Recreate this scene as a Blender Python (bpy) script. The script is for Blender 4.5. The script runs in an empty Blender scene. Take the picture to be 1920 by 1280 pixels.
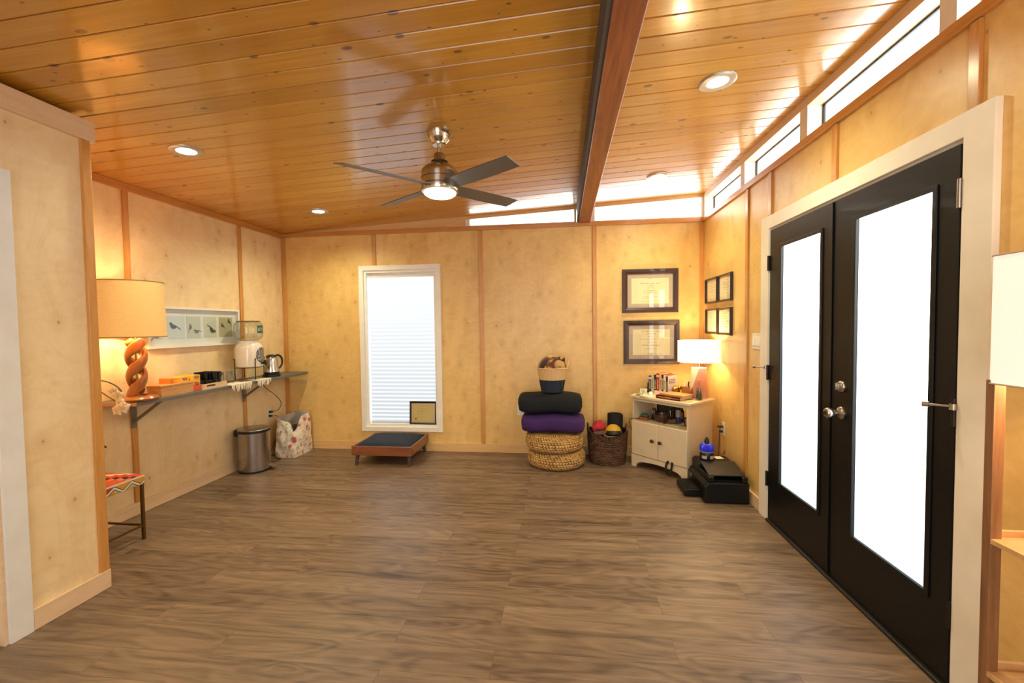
import bpy, bmesh, math, random
from mathutils import Vector, Matrix
random.seed(7)
PI = math.pi
sc = bpy.context.scene
C = sc.collection

# ------------------------------------------------------------------ helpers
def lin(h):
    h = h.lstrip('#'); out = []
    for i in (0, 2, 4):
        v = int(h[i:i+2], 16) / 255
        out.append(v/12.92 if v <= .04045 else ((v+.055)/1.055)**2.4)
    return (*out, 1)

class NT:
    """tiny node-tree writer"""
    def __init__(s, name):
        s.m = bpy.data.materials.new(name); s.m.use_nodes = True
        s.t = s.m.node_tree; s.b = s.t.nodes['Principled BSDF']; s.out = s.t.nodes['Material Output']
    def n(s, kind, **kw):
        nd = s.t.nodes.new(kind)
        for k, v in kw.items():
            if k in nd.inputs.keys():
                nd.inputs[k].default_value = v
            else:
                setattr(nd, k, v)
        return nd
    def l(s, a, b): s.t.links.new(a, b)
    def coord(s, out='Object'): return s.n('ShaderNodeTexCoord').outputs[out]
    def mapping(s, src, scale=(1,1,1), loc=(0,0,0), rot=(0,0,0)):
        m = s.n('ShaderNodeMapping'); m.inputs['Scale'].default_value = scale
        m.inputs['Location'].default_value = loc; m.inputs['Rotation'].default_value = rot
        s.l(src, m.inputs['Vector']); return m.outputs[0]
    def math(s, op, a, b=None, c=None, clamp=False):
        m = s.n('ShaderNodeMath', operation=op, use_clamp=clamp)
        for i, v in enumerate((a, b, c)):
            if v is None: continue
            if isinstance(v, (int, float)): m.inputs[i].default_value = v
            else: s.l(v, m.inputs[i])
        return m.outputs[0]
    def noise(s, vec, scale=5, detail=3, rough=.5, dist=0, dim='3D', w=None):
        n = s.n('ShaderNodeTexNoise', noise_dimensions=dim)
        n.inputs['Scale'].default_value = scale; n.inputs['Detail'].default_value = detail
        n.inputs['Roughness'].default_value = rough; n.inputs['Distortion'].default_value = dist
        s.l(vec, n.inputs['Vector'])
        if w is not None: s.l(w, n.inputs['W'])
        return n.outputs['Fac']
    def ramp(s, fac, stops):
        r = s.n('ShaderNodeValToRGB'); e = r.color_ramp.elements
        while len(e) < len(stops): e.new(.5)
        for i, (p, c) in enumerate(stops):
            e[i].position = p; e[i].color = lin(c) if isinstance(c, str) else c
        s.l(fac, r.inputs[0]); return r.outputs[0]
    def mix(s, fac, a, b, mode='MIX'):
        m = s.n('ShaderNodeMix', data_type='RGBA', blend_type=mode)
        for i, v in ((0, fac), (6, a), (7, b)):
            if isinstance(v, str): m.inputs[i].default_value = lin(v)
            elif isinstance(v, (int, float)): m.inputs[i].default_value = v
            elif isinstance(v, tuple): m.inputs[i].default_value = v
            else: s.l(v, m.inputs[i])
        return m.outputs[2]
    def bump(s, h, strength=.2, dist=.01):
        b = s.n('ShaderNodeBump'); b.inputs['Strength'].default_value = strength; b.inputs['Distance'].default_value = dist
        s.l(h, b.inputs['Height']); s.l(b.outputs[0], s.b.inputs['Normal'])
    def set(s, **kw):
        names = dict(col='Base Color', rough='Roughness', metal='Metallic', coat='Coat Weight', coatr='Coat Roughness',
                     spec='Specular IOR Level', trans='Transmission Weight', ior='IOR', em='Emission Color', ems='Emission Strength',
                     sheen='Sheen Weight', alpha='Alpha', sss='Subsurface Weight')
        for k, v in kw.items():
            i = s.b.inputs[names[k]]
            if isinstance(v, str): i.default_value = lin(v)
            elif isinstance(v, (int, float, tuple)): i.default_value = v
            else: s.l(v, i)
        return s

_pl = {}
def plain(col, rough=.5, metal=0, coat=0, bump=0, bscale=200, var=.06, spec=.5):
    """painted / plastic / cloth surface with a little procedural variation"""
    k = (col, rough, metal, coat, bump, bscale, var, spec)
    if k in _pl: return _pl[k]
    n = NT('surface_' + col.strip('#'))
    co = n.coord()
    f = n.noise(co, 9, 3)
    a = lin(col); lo = tuple(max(0, v*(1-var*2)) for v in a[:3]) + (1,)
    hi = tuple(min(1, v*(1+var)) for v in a[:3]) + (1,)
    n.set(col=n.mix(f, lo, hi), rough=rough, metal=metal, coat=coat, spec=spec)
    if bump: n.bump(n.noise(co, bscale, 2), bump, .003)
    _pl[k] = n.m
    return n.m

def glow(name, col, strength, rough=.4):
    n = NT(name); n.set(col=col, rough=rough, em=col, ems=strength); return n.m

def wood(name, light, dark, axis='x', scale=1, rough=.35, coat=.2, fine=1):
    n = NT(name); co = n.coord()
    s = {'x': (1.2, 14, 14), 'y': (14, 1.2, 14), 'z': (14, 14, 1.2)}[axis]
    v = n.mapping(co, tuple(q*scale for q in s))
    f = n.noise(v, 1.6, 5, .6, 1.2)
    g = n.noise(n.mapping(co, tuple(q*scale*5 for q in s)), 2, 3, .6)
    f2 = n.math('ADD', n.math('MULTIPLY', f, .75), n.math('MULTIPLY', g, .25*fine))
    n.set(col=n.ramp(f2, [(.3, dark), (.62, light)]), rough=rough, coat=coat, coatr=.2)
    n.bump(g, .05, .002)
    return n.m

class B:
    """one mesh in the making"""
    def __init__(s): s.b = bmesh.new(); s.uv = s.b.loops.layers.uv.new('UVMap')
    def box(s, lo, hi, M=None):
        x0, y0, z0 = lo; x1, y1, z1 = hi
        vs = [s.b.verts.new(p) for p in ((x0,y0,z0),(x1,y0,z0),(x1,y1,z0),(x0,y1,z0),(x0,y0,z1),(x1,y0,z1),(x1,y1,z1),(x0,y1,z1))]
        for f in ((0,3,2,1),(4,5,6,7),(0,1,5,4),(1,2,6,5),(2,3,7,6),(3,0,4,7)):
            s.b.faces.new([vs[i] for i in f])
        if M is not None: bmesh.ops.transform(s.b, matrix=M, verts=vs)
        return s
    def prism(s, poly, a, b, axis='z', M=None):
        """poly in the two other axes, extruded along axis a..b"""
        def P(p, t):
            if axis == 'z': return (p[0], p[1], t)
            if axis == 'y': return (p[0], t, p[1])
            return (t, p[0], p[1])
        v0 = [s.b.verts.new(P(p, a)) for p in poly]; v1 = [s.b.verts.new(P(p, b)) for p in poly]
        n = len(poly)
        fs = [s.b.faces.new(v0[::-1]), s.b.faces.new(v1)]
        for i in range(n): fs.append(s.b.faces.new((v0[i], v0[(i+1) % n], v1[(i+1) % n], v1[i])))
        bmesh.ops.recalc_face_normals(s.b, faces=fs)
        if M is not None: bmesh.ops.transform(s.b, matrix=M, verts=v0+v1)
        return s
    def lathe(s, prof, seg=32, c=(0,0,0), sx=1, sy=1, M=None, cap=True, warp=None):
        rings = []; allv = []; fs = []
        n = len(prof)
        for r, z in prof:
            ring = []
            for i in range(seg):
                a = 2*PI*i/seg
                p = Vector((c[0]+r*sx*math.cos(a), c[1]+r*sy*math.sin(a), c[2]+z))
                if warp: p = warp(p, a)
                ring.append(s.b.verts.new(p))
            rings.append(ring); allv += ring
        for j in range(n-1):
            for i in range(seg):
                k = (i+1) % seg
                f = s.b.faces.new((rings[j][i], rings[j][k], rings[j+1][k], rings[j+1][i]))
                for lp, (uu, vv) in zip(f.loops, ((i/seg, j/(n-1)), ((i+1)/seg, j/(n-1)), ((i+1)/seg, (j+1)/(n-1)), (i/seg, (j+1)/(n-1)))):
                    lp[s.uv].uv = (uu, vv)
                fs.append(f)
        if cap:
            if prof[0][0] > 1e-5: fs.append(s.b.faces.new(rings[0][::-1]))
            if prof[-1][0] > 1e-5: fs.append(s.b.faces.new(rings[-1]))
        if M is not None: bmesh.ops.transform(s.b, matrix=M, verts=allv)
        return s
    def cyl(s, p0, p1, r, r2=None, seg=16):
        return s.tube([p0, p1], [r, r if r2 is None else r2], seg)
    def tube(s, pts, r, seg=8, flat=1, closed=False, up=None):
        pts = [Vector(p) for p in pts]; n = len(pts)
        rs = r if isinstance(r, (list, tuple)) else [r]*n
        rings = []; N = None; fs = []
        for i, p in enumerate(pts):
            if closed: t = (pts[(i+1) % n]-pts[i-1]).normalized()
            else: t = (pts[min(i+1, n-1)]-pts[max(i-1, 0)]).normalized()
            if up is not None:
                U = Vector(up[i]) if isinstance(up, list) else Vector(up)
                N = (U - t*U.dot(t)).normalized()
            elif N is None: N = t.orthogonal().normalized()
            else: N = (N - t*N.dot(t)).normalized()
            Bn = t.cross(N)
            rings.append([s.b.verts.new(p + N*rs[i]*flat*math.cos(2*PI*k/seg) + Bn*rs[i]*math.sin(2*PI*k/seg)) for k in range(seg)])
        for j in range(n if closed else n-1):
            A = rings[j]; D = rings[(j+1) % n]
            for k in range(seg):
                f = s.b.faces.new((A[k], A[(k+1) % seg], D[(k+1) % seg], D[k])); fs.append(f)
                for lp, (uu, vv) in zip(f.loops, ((k/seg, j/n), ((k+1)/seg, j/n), ((k+1)/seg, (j+1)/n), (k/seg, (j+1)/n))): lp[s.uv].uv = (uu, vv)
        if not closed:
            fs.append(s.b.faces.new(rings[0][::-1])); fs.append(s.b.faces.new(rings[-1]))
        return s
    def grid(s, fn, nu, nv, closed_u=False):
        """surface fn(u,v)->point"""
        V = [[s.b.verts.new(fn(i/nu, j/nv)) for j in range(nv+1)] for i in range(nu if closed_u else nu+1)]
        for i in range(nu):
            for j in range(nv):
                a, b = V[i], V[(i+1) % len(V)]
                f = s.b.faces.new((a[j], b[j], b[j+1], a[j+1]))
                for lp, (uu, vv) in zip(f.loops, ((i/nu, j/nv), ((i+1)/nu, j/nv), ((i+1)/nu, (j+1)/nv), (i/nu, (j+1)/nv))): lp[s.uv].uv = (uu, vv)
        return s
    def ball(s, c, r, seg=20, rings=12, M=None):
        if isinstance(r, (int, float)): r = (r, r, r)
        pr = [(max(1e-4, math.sin(PI*i/rings)), -math.cos(PI*i/rings)) for i in range(rings+1)]
        T = Matrix.Translation(c) @ (M or Matrix()) @ Matrix.Diagonal((*r, 1))
        return s.lathe(pr, seg, M=T, cap=True)
    def wall(s, us, vs, holes, d0, d1, plane):
        """connected slab with rectangular holes; plane 'xz' (thickness in y) or 'yz' (thickness in x)"""
        us = sorted(set(us)); vs = sorted(set(vs))
        P = (lambda u, v, d: (u, d, v)) if plane == 'xz' else (lambda u, v, d: (d, u, v))
        def solid(i, j):
            if not (0 <= i < len(us)-1 and 0 <= j < len(vs)-1): return False
            cu, cv = (us[i]+us[i+1])/2, (vs[j]+vs[j+1])/2
            return not any(a < cu < b and c < cv < d for a, b, c, d in holes)
        vd = {}
        def V(i, j, k):
            if (i, j, k) not in vd: vd[(i, j, k)] = s.b.verts.new(P(us[i], vs[j], (d0, d1)[k]))
            return vd[(i, j, k)]
        fs = []
        for i in range(len(us)-1):
            for j in range(len(vs)-1):
                if not solid(i, j): continue
                for k in (0, 1): fs.append(s.b.faces.new((V(i,j,k), V(i+1,j,k), V(i+1,j+1,k), V(i,j+1,k))))
                for (di, dj, e) in ((-1,0,((i,j),(i,j+1))), (1,0,((i+1,j),(i+1,j+1))), (0,-1,((i,j),(i+1,j))), (0,1,((i,j+1),(i+1,j+1)))):
                    if not solid(i+di, j+dj):
                        fs.append(s.b.faces.new((V(*e[0],0), V(*e[1],0), V(*e[1],1), V(*e[0],1))))
        bmesh.ops.recalc_face_normals(s.b, faces=fs)
        return s
    def obj(s, name, mat, parent=None, smooth=True, bevel=0, seg=2, sub=0, angle=40, loc=None):
        bmesh.ops.recalc_face_normals(s.b, faces=s.b.faces[:])
        me = bpy.data.meshes.new(name); s.b.to_mesh(me); s.b.free()
        me.materials.append(mat)
        o = bpy.data.objects.new(name, me); C.objects.link(o)
        if parent is not None: o.parent = parent
        if loc: o.location = loc
        if smooth:
            me.polygons.foreach_set('use_smooth', [True]*len(me.polygons))
            if not sub: me.set_sharp_from_angle(angle=math.radians(angle))
        if bevel:
            m = o.modifiers.new('edge', 'BEVEL'); m.width = bevel; m.segments = seg; m.limit_method = 'ANGLE'; m.angle_limit = math.radians(40)
            m.harden_normals = False
        if sub:
            m = o.modifiers.new('smooth', 'SUBSURF'); m.levels = sub; m.render_levels = sub
        return o

def bx(lo, hi): return B().box(lo, hi)

def tag(o, label, cat, group=None):
    o['label'] = label; o['category'] = cat
    if group: o['group'] = group
    return o
def thing(name, label, cat, loc=(0,0,0), rotz=0, group=None):
    o = bpy.data.objects.new(name, None); C.objects.link(o)
    o.empty_display_size = .05
    o.location = loc; o.rotation_euler = (0, 0, rotz)
    return tag(o, label, cat, group)
def struct(o, label=None):
    o['kind'] = 'structure'
    if label: o['label'] = label
    return o
def sempty(name, label=None):
    o = bpy.data.objects.new(name, None); C.objects.link(o); o.empty_display_size = .05
    return struct(o, label)
def dup(root, loc, rotz=None, label=None, scale=None):
    r = root.copy(); C.objects.link(r); r.location = loc
    if rotz is not None: r.rotation_euler = (0, 0, rotz)
    if label: r['label'] = label
    if scale: r.scale = scale
    for ch in list(root.children):
        c = ch.copy(); C.objects.link(c); c.parent = r
        for g in list(ch.children):
            d = g.copy(); C.objects.link(d); d.parent = c
    return r
def light(kind, loc, power, col=(1, .8, .55), size=.05, rot=None, **kw):
    d = bpy.data.lights.new('lamp_or_fill_light', kind); d.energy = power; d.color = col
    if kind == 'AREA': d.size = size
    else: d.shadow_soft_size = size
    for k, v in kw.items(): setattr(d, k, v)
    o = bpy.data.objects.new('lamp_or_fill_light', d); C.objects.link(o); o.location = loc
    if rot: o.rotation_euler = rot
    return o

# ------------------------------------------------------------------ room numbers (metres)
XL, XR, YB = -3.219, 1.450, 4.640
XP, YP = -2.476, 2.0            # closet box on the left, its face and its far end
YF = -2.4                       # wall behind the camera
def zc(x): return 2.486 + (x - XL)*.0520      # sloping ceiling

# ------------------------------------------------------------------ big materials
def plywood(name, light, mid, knot='#6a3c16', seed=0.0, lines=.03):
    n = NT(name); co = n.coord()
    warp = n.noise(n.mapping(co, (.9, .9, .5), (seed, seed, seed)), 1.3, 2)
    v = n.n('ShaderNodeVectorMath', operation='ADD'); n.l(n.mapping(co, (1, 1, .35), (seed, 0, 0)), v.inputs[0])
    cmb = n.n('ShaderNodeCombineXYZ'); n.l(warp, cmb.inputs[0]); n.l(warp, cmb.inputs[1]); n.l(warp, cmb.inputs[2]); n.l(cmb.outputs[0], v.inputs[1])
    fig = n.noise(v.outputs[0], 3.2, 4, .55, 1.4)
    fine = n.noise(n.mapping(co, (60, 60, 2.5)), 2, 3, .6)
    flame = n.noise(n.mapping(co, (5, 5, 9), (seed*3, 0, 0)), .9, 3, .6, 2.5)
    ln = n.math('POWER', n.math('MULTIPLY_ADD', n.math('SINE', n.math('MULTIPLY', fig, 70.0)), .5, .5), 5.0)
    f = n.math('ADD', n.math('ADD', n.math('MULTIPLY', fig, .58), n.math('MULTIPLY', fine, .05)), n.math('SUBTRACT', n.math('MULTIPLY', flame, .40), n.math('MULTIPLY', ln, lines)))
    base = n.ramp(f, [(.36, mid), (.6, light)])
    # sparse pin knots
    vo = n.n('ShaderNodeTexVoronoi', voronoi_dimensions='2D'); vo.inputs['Scale'].default_value = 1
    sxy = n.n('ShaderNodeSeparateXYZ'); n.l(co, sxy.inputs[0]); flat = n.n('ShaderNodeCombineXYZ')
    n.l(n.math('ADD', sxy.outputs[0], sxy.outputs[1]), flat.inputs[0]); n.l(sxy.outputs[2], flat.inputs[1])
    n.l(n.mapping(flat.outputs[0], (5.0, 3.4, 1), (seed, seed*2+.3, 0)), vo.inputs['Vector'])
    sep = n.n('ShaderNodeSeparateColor'); n.l(vo.outputs['Color'], sep.inputs[0])
    gate = n.math('GREATER_THAN', sep.outputs[0], .38)
    k = n.math('MULTIPLY', n.math('SUBTRACT', 1.0, n.math('MULTIPLY', vo.outputs['Distance'], n.math('MULTIPLY_ADD', sep.outputs[1], 40.0, 14.0)), clamp=True), gate)
    halo = n.math('MULTIPLY', n.math('SUBTRACT', 1.0, n.math('MULTIPLY', vo.outputs['Distance'], 4.0), clamp=True), gate)
    c = n.mix(n.math('MULTIPLY', halo, .28), base, mid)
    c = n.mix(n.math('MULTIPLY', halo, .2), c, '#b5763a')
    c = n.mix(n.math('MULTIPLY', k, .65), c, knot)
    n.set(col=c, rough=.42, coat=.35, coatr=.32)
    return n.m
M_PLY = plywood('birch_plywood', '#e9c27a', '#d9b066')
M_PLYL = plywood('birch_plywood_pale', '#f3daab', '#e8ca97', seed=4.0, lines=.06)
M_TRIM = wood('honey_trim', '#d59a52', '#bd7f3a', 'z', 1, .35, .4)
M_TRIMX = wood('honey_trim_level', '#cf914a', '#b87a38', 'x', 1, .35, .4)
M_TRIMY = wood('honey_trim_deep', '#d0924a', '#b87a38', 'y', 1, .35, .4)
M_MAPLEX = wood('maple_board', '#e2b980', '#d3a568', 'x', 1, .45, .2)
M_MAPLEY = wood('maple_board_deep', '#e9cba6', '#dcb98c', 'y', 1, .45, .2)
M_WHITE = plain('#ece6da', .45)
M_WHITEW = plain('#f3ede2', .4)
M_METAL = plain('#b5aca0', .28, 1, var=.03)
M_DARKMETAL = plain('#3a342c', .4, .8)
M_BLACK = plain('#161412', .45)
M_BLACKG = plain('#0c0b0b', .15)

def ceiling_mat():
    n = NT('knotty_pine_boards'); co = n.coord()
    sx = n.n('ShaderNodeSeparateXYZ'); n.l(co, sx.inputs[0])
    t = n.math('DIVIDE', n.math('SUBTRACT', sx.outputs[1], 1.518), .1235)
    idx = n.math('FLOOR', t); fr = n.math('FRACT', t)
    wn = n.n('ShaderNodeTexWhiteNoise', noise_dimensions='1D'); n.l(idx, wn.inputs['W'])
    w = n.math('MULTIPLY', idx, 7.31)
    grain = n.noise(n.mapping(co, (1.1, 26, 1)), 1.5, 5, .6, .8, '4D', w)
    fine = n.noise(n.mapping(co, (3, 120, 1)), 1.5, 3, .6, .3, '4D', w)
    f = n.math('ADD', n.math('MULTIPLY', grain, .6), n.math('ADD', n.math('MULTIPLY', fine, .25), n.math('MULTIPLY', wn.outputs['Value'], .22)))
    c = n.ramp(f, [(.3, '#b0761a'), (.55, '#c78b27'), (.8, '#d9a440')])
    def knots(sc3, off, thr, sharp, gate):
        vo = n.n('ShaderNodeTexVoronoi', voronoi_dimensions='2D'); vo.inputs['Scale'].default_value = 1
        n.l(n.mapping(co, sc3, off), vo.inputs['Vector'])
        sp = n.n('ShaderNodeSeparateColor'); n.l(vo.outputs['Color'], sp.inputs[0])
        g = n.math('GREATER_THAN', sp.outputs[0], gate)
        size = n.math('MULTIPLY_ADD', sp.outputs[1], thr, thr*.4)
        return n.math('MULTIPLY', n.math('MULTIPLY', n.math('SUBTRACT', size, vo.outputs['Distance']), sharp, clamp=True), g)
    k1 = knots((3.3, 6.5, 1), (0, .2, 0), .075, 26, .42)
    k2 = knots((6.0, 12.0, 1), (3.1, .7, 0), .06, 30, .62)
    k = n.math('MAXIMUM', k1, k2)
    c = n.mix(n.math('MULTIPLY', k, .8), c, '#5e2f10')
    # dark gap line beside every tongue-and-groove joint
    edge = n.math('MINIMUM', fr, n.math('SUBTRACT', 1.0, fr))
    gap = n.math('SUBTRACT', 1.0, n.math('DIVIDE', edge, .035), clamp=True)
    c = n.mix(n.math('MULTIPLY', gap, .55), c, '#7a4215')
    n.set(col=c, rough=.36, coat=.9, coatr=.13)
    n.bump(n.noise(n.mapping(co, (.7, 3, 1)), 1, 2), .06, .02)
    return n.m
M_CEIL = ceiling_mat()

def floor_mat():
    n = NT('vinyl_plank_floor'); co = n.coord()
    br = n.n('ShaderNodeTexBrick', offset=.37, offset_frequency=2, squash=1)
    br.inputs['Color1'].default_value = (0, 0, 0, 1); br.inputs['Color2'].default_value = (1, 1, 1, 1); br.inputs['Mortar'].default_value = (.5, .5, .5, 1)
    br.inputs['Scale'].default_value = 1; br.inputs['Mortar Size'].default_value = .0012; br.inputs['Bias'].default_value = 0
    br.inputs['Brick Width'].default_value = 1.22; br.inputs['Row Height'].default_value = .152; br.inputs['Mortar Smooth'].default_value = .2
    n.l(n.mapping(co, (1, 1, 1), (.3, .05, 0)), br.inputs['Vector'])
    sp = n.n('ShaderNodeSeparateColor'); n.l(br.outputs['Color'], sp.inputs[0])
    w = n.math('MULTIPLY', sp.outputs[0], 40.0)
    streak = n.noise(n.mapping(co, (1.0, 16, 1)), 1.3, 5, .6, .6, '4D', w)
    fine = n.noise(n.mapping(co, (5, 150, 1)), 1.2, 4, .65, .3, '4D', w)
    # cathedral figure
    d = n.noise(n.mapping(co, (1.1, 5.5, 1)), 1.1, 2, .5, .4, '4D', w)
    rings = n.math('MULTIPLY_ADD', n.math('SINE', n.math('MULTIPLY', d, 75.0)), .5, .5)
    f = n.math('ADD', n.math('ADD', n.math('MULTIPLY', streak, .56), n.math('MULTIPLY', fine, .32)), n.math('ADD', n.math('MULTIPLY', rings, .09), n.math('MULTIPLY', sp.outputs[0], .10)))
    c = n.ramp(f, [(.34, '#453328'), (.5, '#725d4b'), (.70, '#917962')])
    c = n.mix(n.math('MULTIPLY', br.outputs['Fac'], .55), c, '#3c2a20')
    n.set(col=c, rough=.42, spec=.45)
    n.bump(fine, .08, .002)
    return n.m
M_FLOOR = floor_mat()

def beam_mat():
    n = NT('red_brown_beam'); co = n.coord()
    g = n.noise(n.mapping(co, (16, 1.0, 16)), 1.5, 5, .6, 1.5)
    k = n.noise(n.mapping(co, (5, 2.2, 5)), 1.4, 2, .5, .5)
    kk = n.math('MULTIPLY', n.math('SUBTRACT', k, .62, clamp=True), 4, clamp=True)
    c = n.mix(kk, n.ramp(g, [(.3, '#7c3d1e'), (.7, '#a65c30')]), '#4a1c0a')
    n.set(col=c, rough=.45, coat=.3, coatr=.3); n.bump(g, .15, .006); return n.m
M_BEAM = beam_mat()
M_BEAMD = plain('#57504a', .7)

# ------------------------------------------------------------------ shell
struct(B().box((XL-.3, YF-.3, -.1), (XR+.3, YB+.3, 0)).obj('floor', M_FLOOR), 'grey brown wood-look plank floor')
# ceiling: strip of tongue-and-groove boards that runs out over the walls as soffit
def ceil_bm(x0, x1, y0, y1, t=.02):
    b = B(); p = .1235; prof = []
    k0 = math.floor((y0-1.518)/p); k1 = math.ceil((y1-1.518)/p)
    for k in range(k0, k1):
        ya = 1.518 + k*p
        for dy, dz in ((0, .007), (.0035, .007), (.0075, 0), (p-.004, 0), (p, .007)): prof.append((ya+dy, dz))
    rows = []
    for x in (x0, x1): rows.append([b.b.verts.new((x, y, zc(x)+dz)) for y, dz in prof])
    for i in range(len(prof)-1): b.b.faces.new((rows[0][i], rows[0][i+1], rows[1][i+1], rows[1][i]))
    top = [b.b.verts.new((x, y, zc(x)+.15)) for x in (x0, x1) for y in (prof[0][0], prof[-1][0])]
    b.b.faces.new((top[0], top[2], top[3], top[1]))
    return b
struct(ceil_bm(XR+.1, XR+.8, YF-.3, YB+.8).obj('ceiling_soffit', plain('#f4f1ea', .6), smooth=False), 'boarded eaves outside the clerestory, whitened to look blown out')  # both soffits coloured white so the daylit boards read overexposed
struct(ceil_bm(XL-.3, XR+.1, YB+.1235*1.2, YB+.8).obj('ceiling_soffit', plain('#f4f1ea', .6), smooth=False), 'boarded eaves behind the back clerestory, whitened to look blown out')
struct(ceil_bm(XL-.3, XR+.1, YF-.3, YB).obj('ceiling', M_CEIL, smooth=False), 'varnished knotty pine board ceiling')

WT = .14
win = (-2.235, -1.39, .268, 2.04)          # hole in the back wall
zs = 2.487                                 # top of plywood / sill of the clerestories
struct(B().wall([XL-WT, win[0], win[1], XR+WT], [0, win[2], win[3], zs], [win], YB, YB+WT, 'xz').obj('wall_back', M_PLY, smooth=False))
door = (1.733, 3.185, -.01, 2.05)
struct(B().wall([YF, door[0], door[1], YB], [0, door[3], zs], [(door[0], door[1], -1, door[3])], XR, XR+WT, 'yz').obj('wall_right', M_PLY, smooth=False))
struct(bx((XL-WT, YF, 0), (XL, YB, 2.5)).obj('wall_left', M_PLYL, smooth=False))
struct(bx((XL-WT, YF-WT, 0), (XR+WT, YF, 2.9)).obj('wall_front', M_PLY, smooth=False))
# closet volume on the left (door_2 sits in its face)
dh = (.78, 1.585, -.01, 2.035)
struct(B().wall([YF, dh[0], dh[1], YP], [0, dh[3], 2.5], [(dh[0], dh[1], -1, dh[3])], XP-.1, XP, 'yz').obj('wall_partition', M_PLYL, smooth=False), 'pale plywood side of the closet at left')
struct(B().wall([XL, XP-.1], [0, 2.5], [], YP-.1, YP, 'xz').obj('wall_alcove', M_PLYL, smooth=False))

# trims -------------------------------------------------------------
tn = [0]
def trim(b, m, label=None, **kw):
    tn[0] += 1
    return struct(b.obj('trim_%d' % tn[0], m, **kw), label)
bw, bt = .042, .014
for x in (-2.102, -.882, .343):
    z0 = 2.09 if x < -2 else .1
    trim(bx((x-bw/2, YB-bt, z0), (x+bw/2, YB, 2.44)), M_TRIM, bevel=.002)
trim(bx((XL, YB-bt-.004, .1), (XL+.045, YB, 2.44)), M_TRIM, bevel=.002)
trim(bx((XR-.042, YB-bt, .1), (XR, YB, 2.44)), M_TRIM, bevel=.002)
trim(bx((XL, YB-.02, 2.442), (XR, YB, zs)), M_TRIMX, bevel=.002)
for y in (2.845, 3.975):
    trim(bx((XL, y-bw/2, .1), (XL+bt, y+bw/2, 2.43)), M_TRIM, bevel=.002)
trim(bx((XL, YP, 2.43), (XL+.02, YB, 2.486)), M_TRIMY, bevel=.002)
for y, z0 in ((1.712, 2.14), (2.49, 2.14), (3.2, 2.14), (3.575, .1), (.5, .1), (-.72, .1)):
    trim(bx((XR-bt, y-bw/2, z0), (XR, y+bw/2, 2.44)), M_TRIM, bevel=.002)
trim(bx((XR-.02, YF, 2.442), (XR, YB, zs)), M_TRIMY, bevel=.002)
# closet: header board, corner post
trim(bx((XP-.01, YF, 2.39), (XP+.022, YP+.035, 2.495)), M_MAPLEY, 'pale maple header board along the closet top', bevel=.002)
trim(bx((XP-.005, YP-.03, .1), (XP+.016, YP+.012, 2.39)), M_TRIM, 'honey wood corner post of the closet', bevel=.002)
# baseboards
struct(bx((XL, YB-.016, 0), (XR, YB, .095)).obj('baseboard_back', M_MAPLEX, bevel=.003))
struct(bx((XL, YP, 0), (XL+.016, YB, .095)).obj('baseboard_left', M_MAPLEY, bevel=.003))
struct(bx((XR-.016, 3.3, 0), (XR, YB, .095)).obj('baseboard_right', M_MAPLEY, bevel=.003))
struct(bx((XR-.016, YF, 0), (XR, 1.618, .095)).obj('baseboard_right_front', M_MAPLEY, bevel=.003))
struct(bx((XP, 1.67, 0), (XP+.018, YP+.016, .1)).obj('baseboard_partition', M_MAPLEY, bevel=.003))

# beam ---------------------------------------------------------------
bmx = B().wall([YF, YB+.1], [2.475, 2.72], [], .178, .296, 'yz')
bmo = struct(bmx.obj('beam', M_BEAM, bevel=.006), 'dark red brown timber beam running under the ceiling')
struct(bx((.158, YF, 2.485), (.178, YB, 2.72)).obj('beam_side_strip', M_BEAMD), 'grey strip along the side of the beam')

# clerestory glazing -------------------------------------------------
def glass_thin():
    n = NT('clear_glass'); t = n.n('ShaderNodeBsdfTransparent'); g = n.n('ShaderNodeBsdfGlossy'); g.inputs['Roughness'].default_value = .02
    lw = n.n('ShaderNodeLayerWeight'); lw.inputs[0].default_value = .5
    frs = n.math('MULTIPLY_ADD', n.math('POWER', lw.outputs['Facing'], 4.0), .6, .035)
    t.inputs[0].default_value = (.985, .995, .99, 1)
    mx = n.n('ShaderNodeMixShader'); n.l(frs, mx.inputs[0]); n.l(t.outputs[0], mx.inputs[1]); n.l(g.outputs[0], mx.inputs[2])
    n.l(mx.outputs[0], n.out.inputs[0]); return n.m
M_GLASS = glass_thin()
def trap(x0, x1, y0, y1, za, top):
    return B().prism([(x0, za), (x1, za), (x1, zc(x1)-top), (x0, zc(x0)-top)], y0, y1, 'y')
wn_i = [1]
def nextwin():
    wn_i[0] += 1; return 'window_%d' % wn_i[0]
# back wall: infill board, frames, panes
trim(trap(XL, -1.051, YB, YB+.1, zs, -.005), M_MAPLEX, 'pale wedge shaped infill board above the back wall')
trim(B().prism([(-1.05, zc(-1.05)-.034), (XR, zc(XR)-.034), (XR, zc(XR)+.01), (-1.05, zc(-1.05)+.01)], YB, YB+.1, 'y'), M_MAPLEX, 'pale sloping head board above the back clerestory')
for (a, b_, lab) in ((-1.05, .155, 'wedge shaped clerestory window in the back wall beside the beam'), (.30, XR, 'clerestory window in the back wall between beam and corner')):
    w = sempty(nextwin(), lab)
    trap(a, a+.048, YB+.002, YB+.099, zs, .033).obj('window_post', M_WHITE, w, smooth=False)
    trap(b_-.025, b_, YB+.002, YB+.099, zs, .033).obj('window_post', M_WHITE, w, smooth=False)
    bx((a, YB, zs-.01), (b_, YB+.11, zs+.012)).obj('window_sill', M_WHITE, w, smooth=False)
    trap(a+.02, b_-.02, YB+.085, YB+.091, zs, .0).obj('pane', M_GLASS, w, smooth=False)
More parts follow.
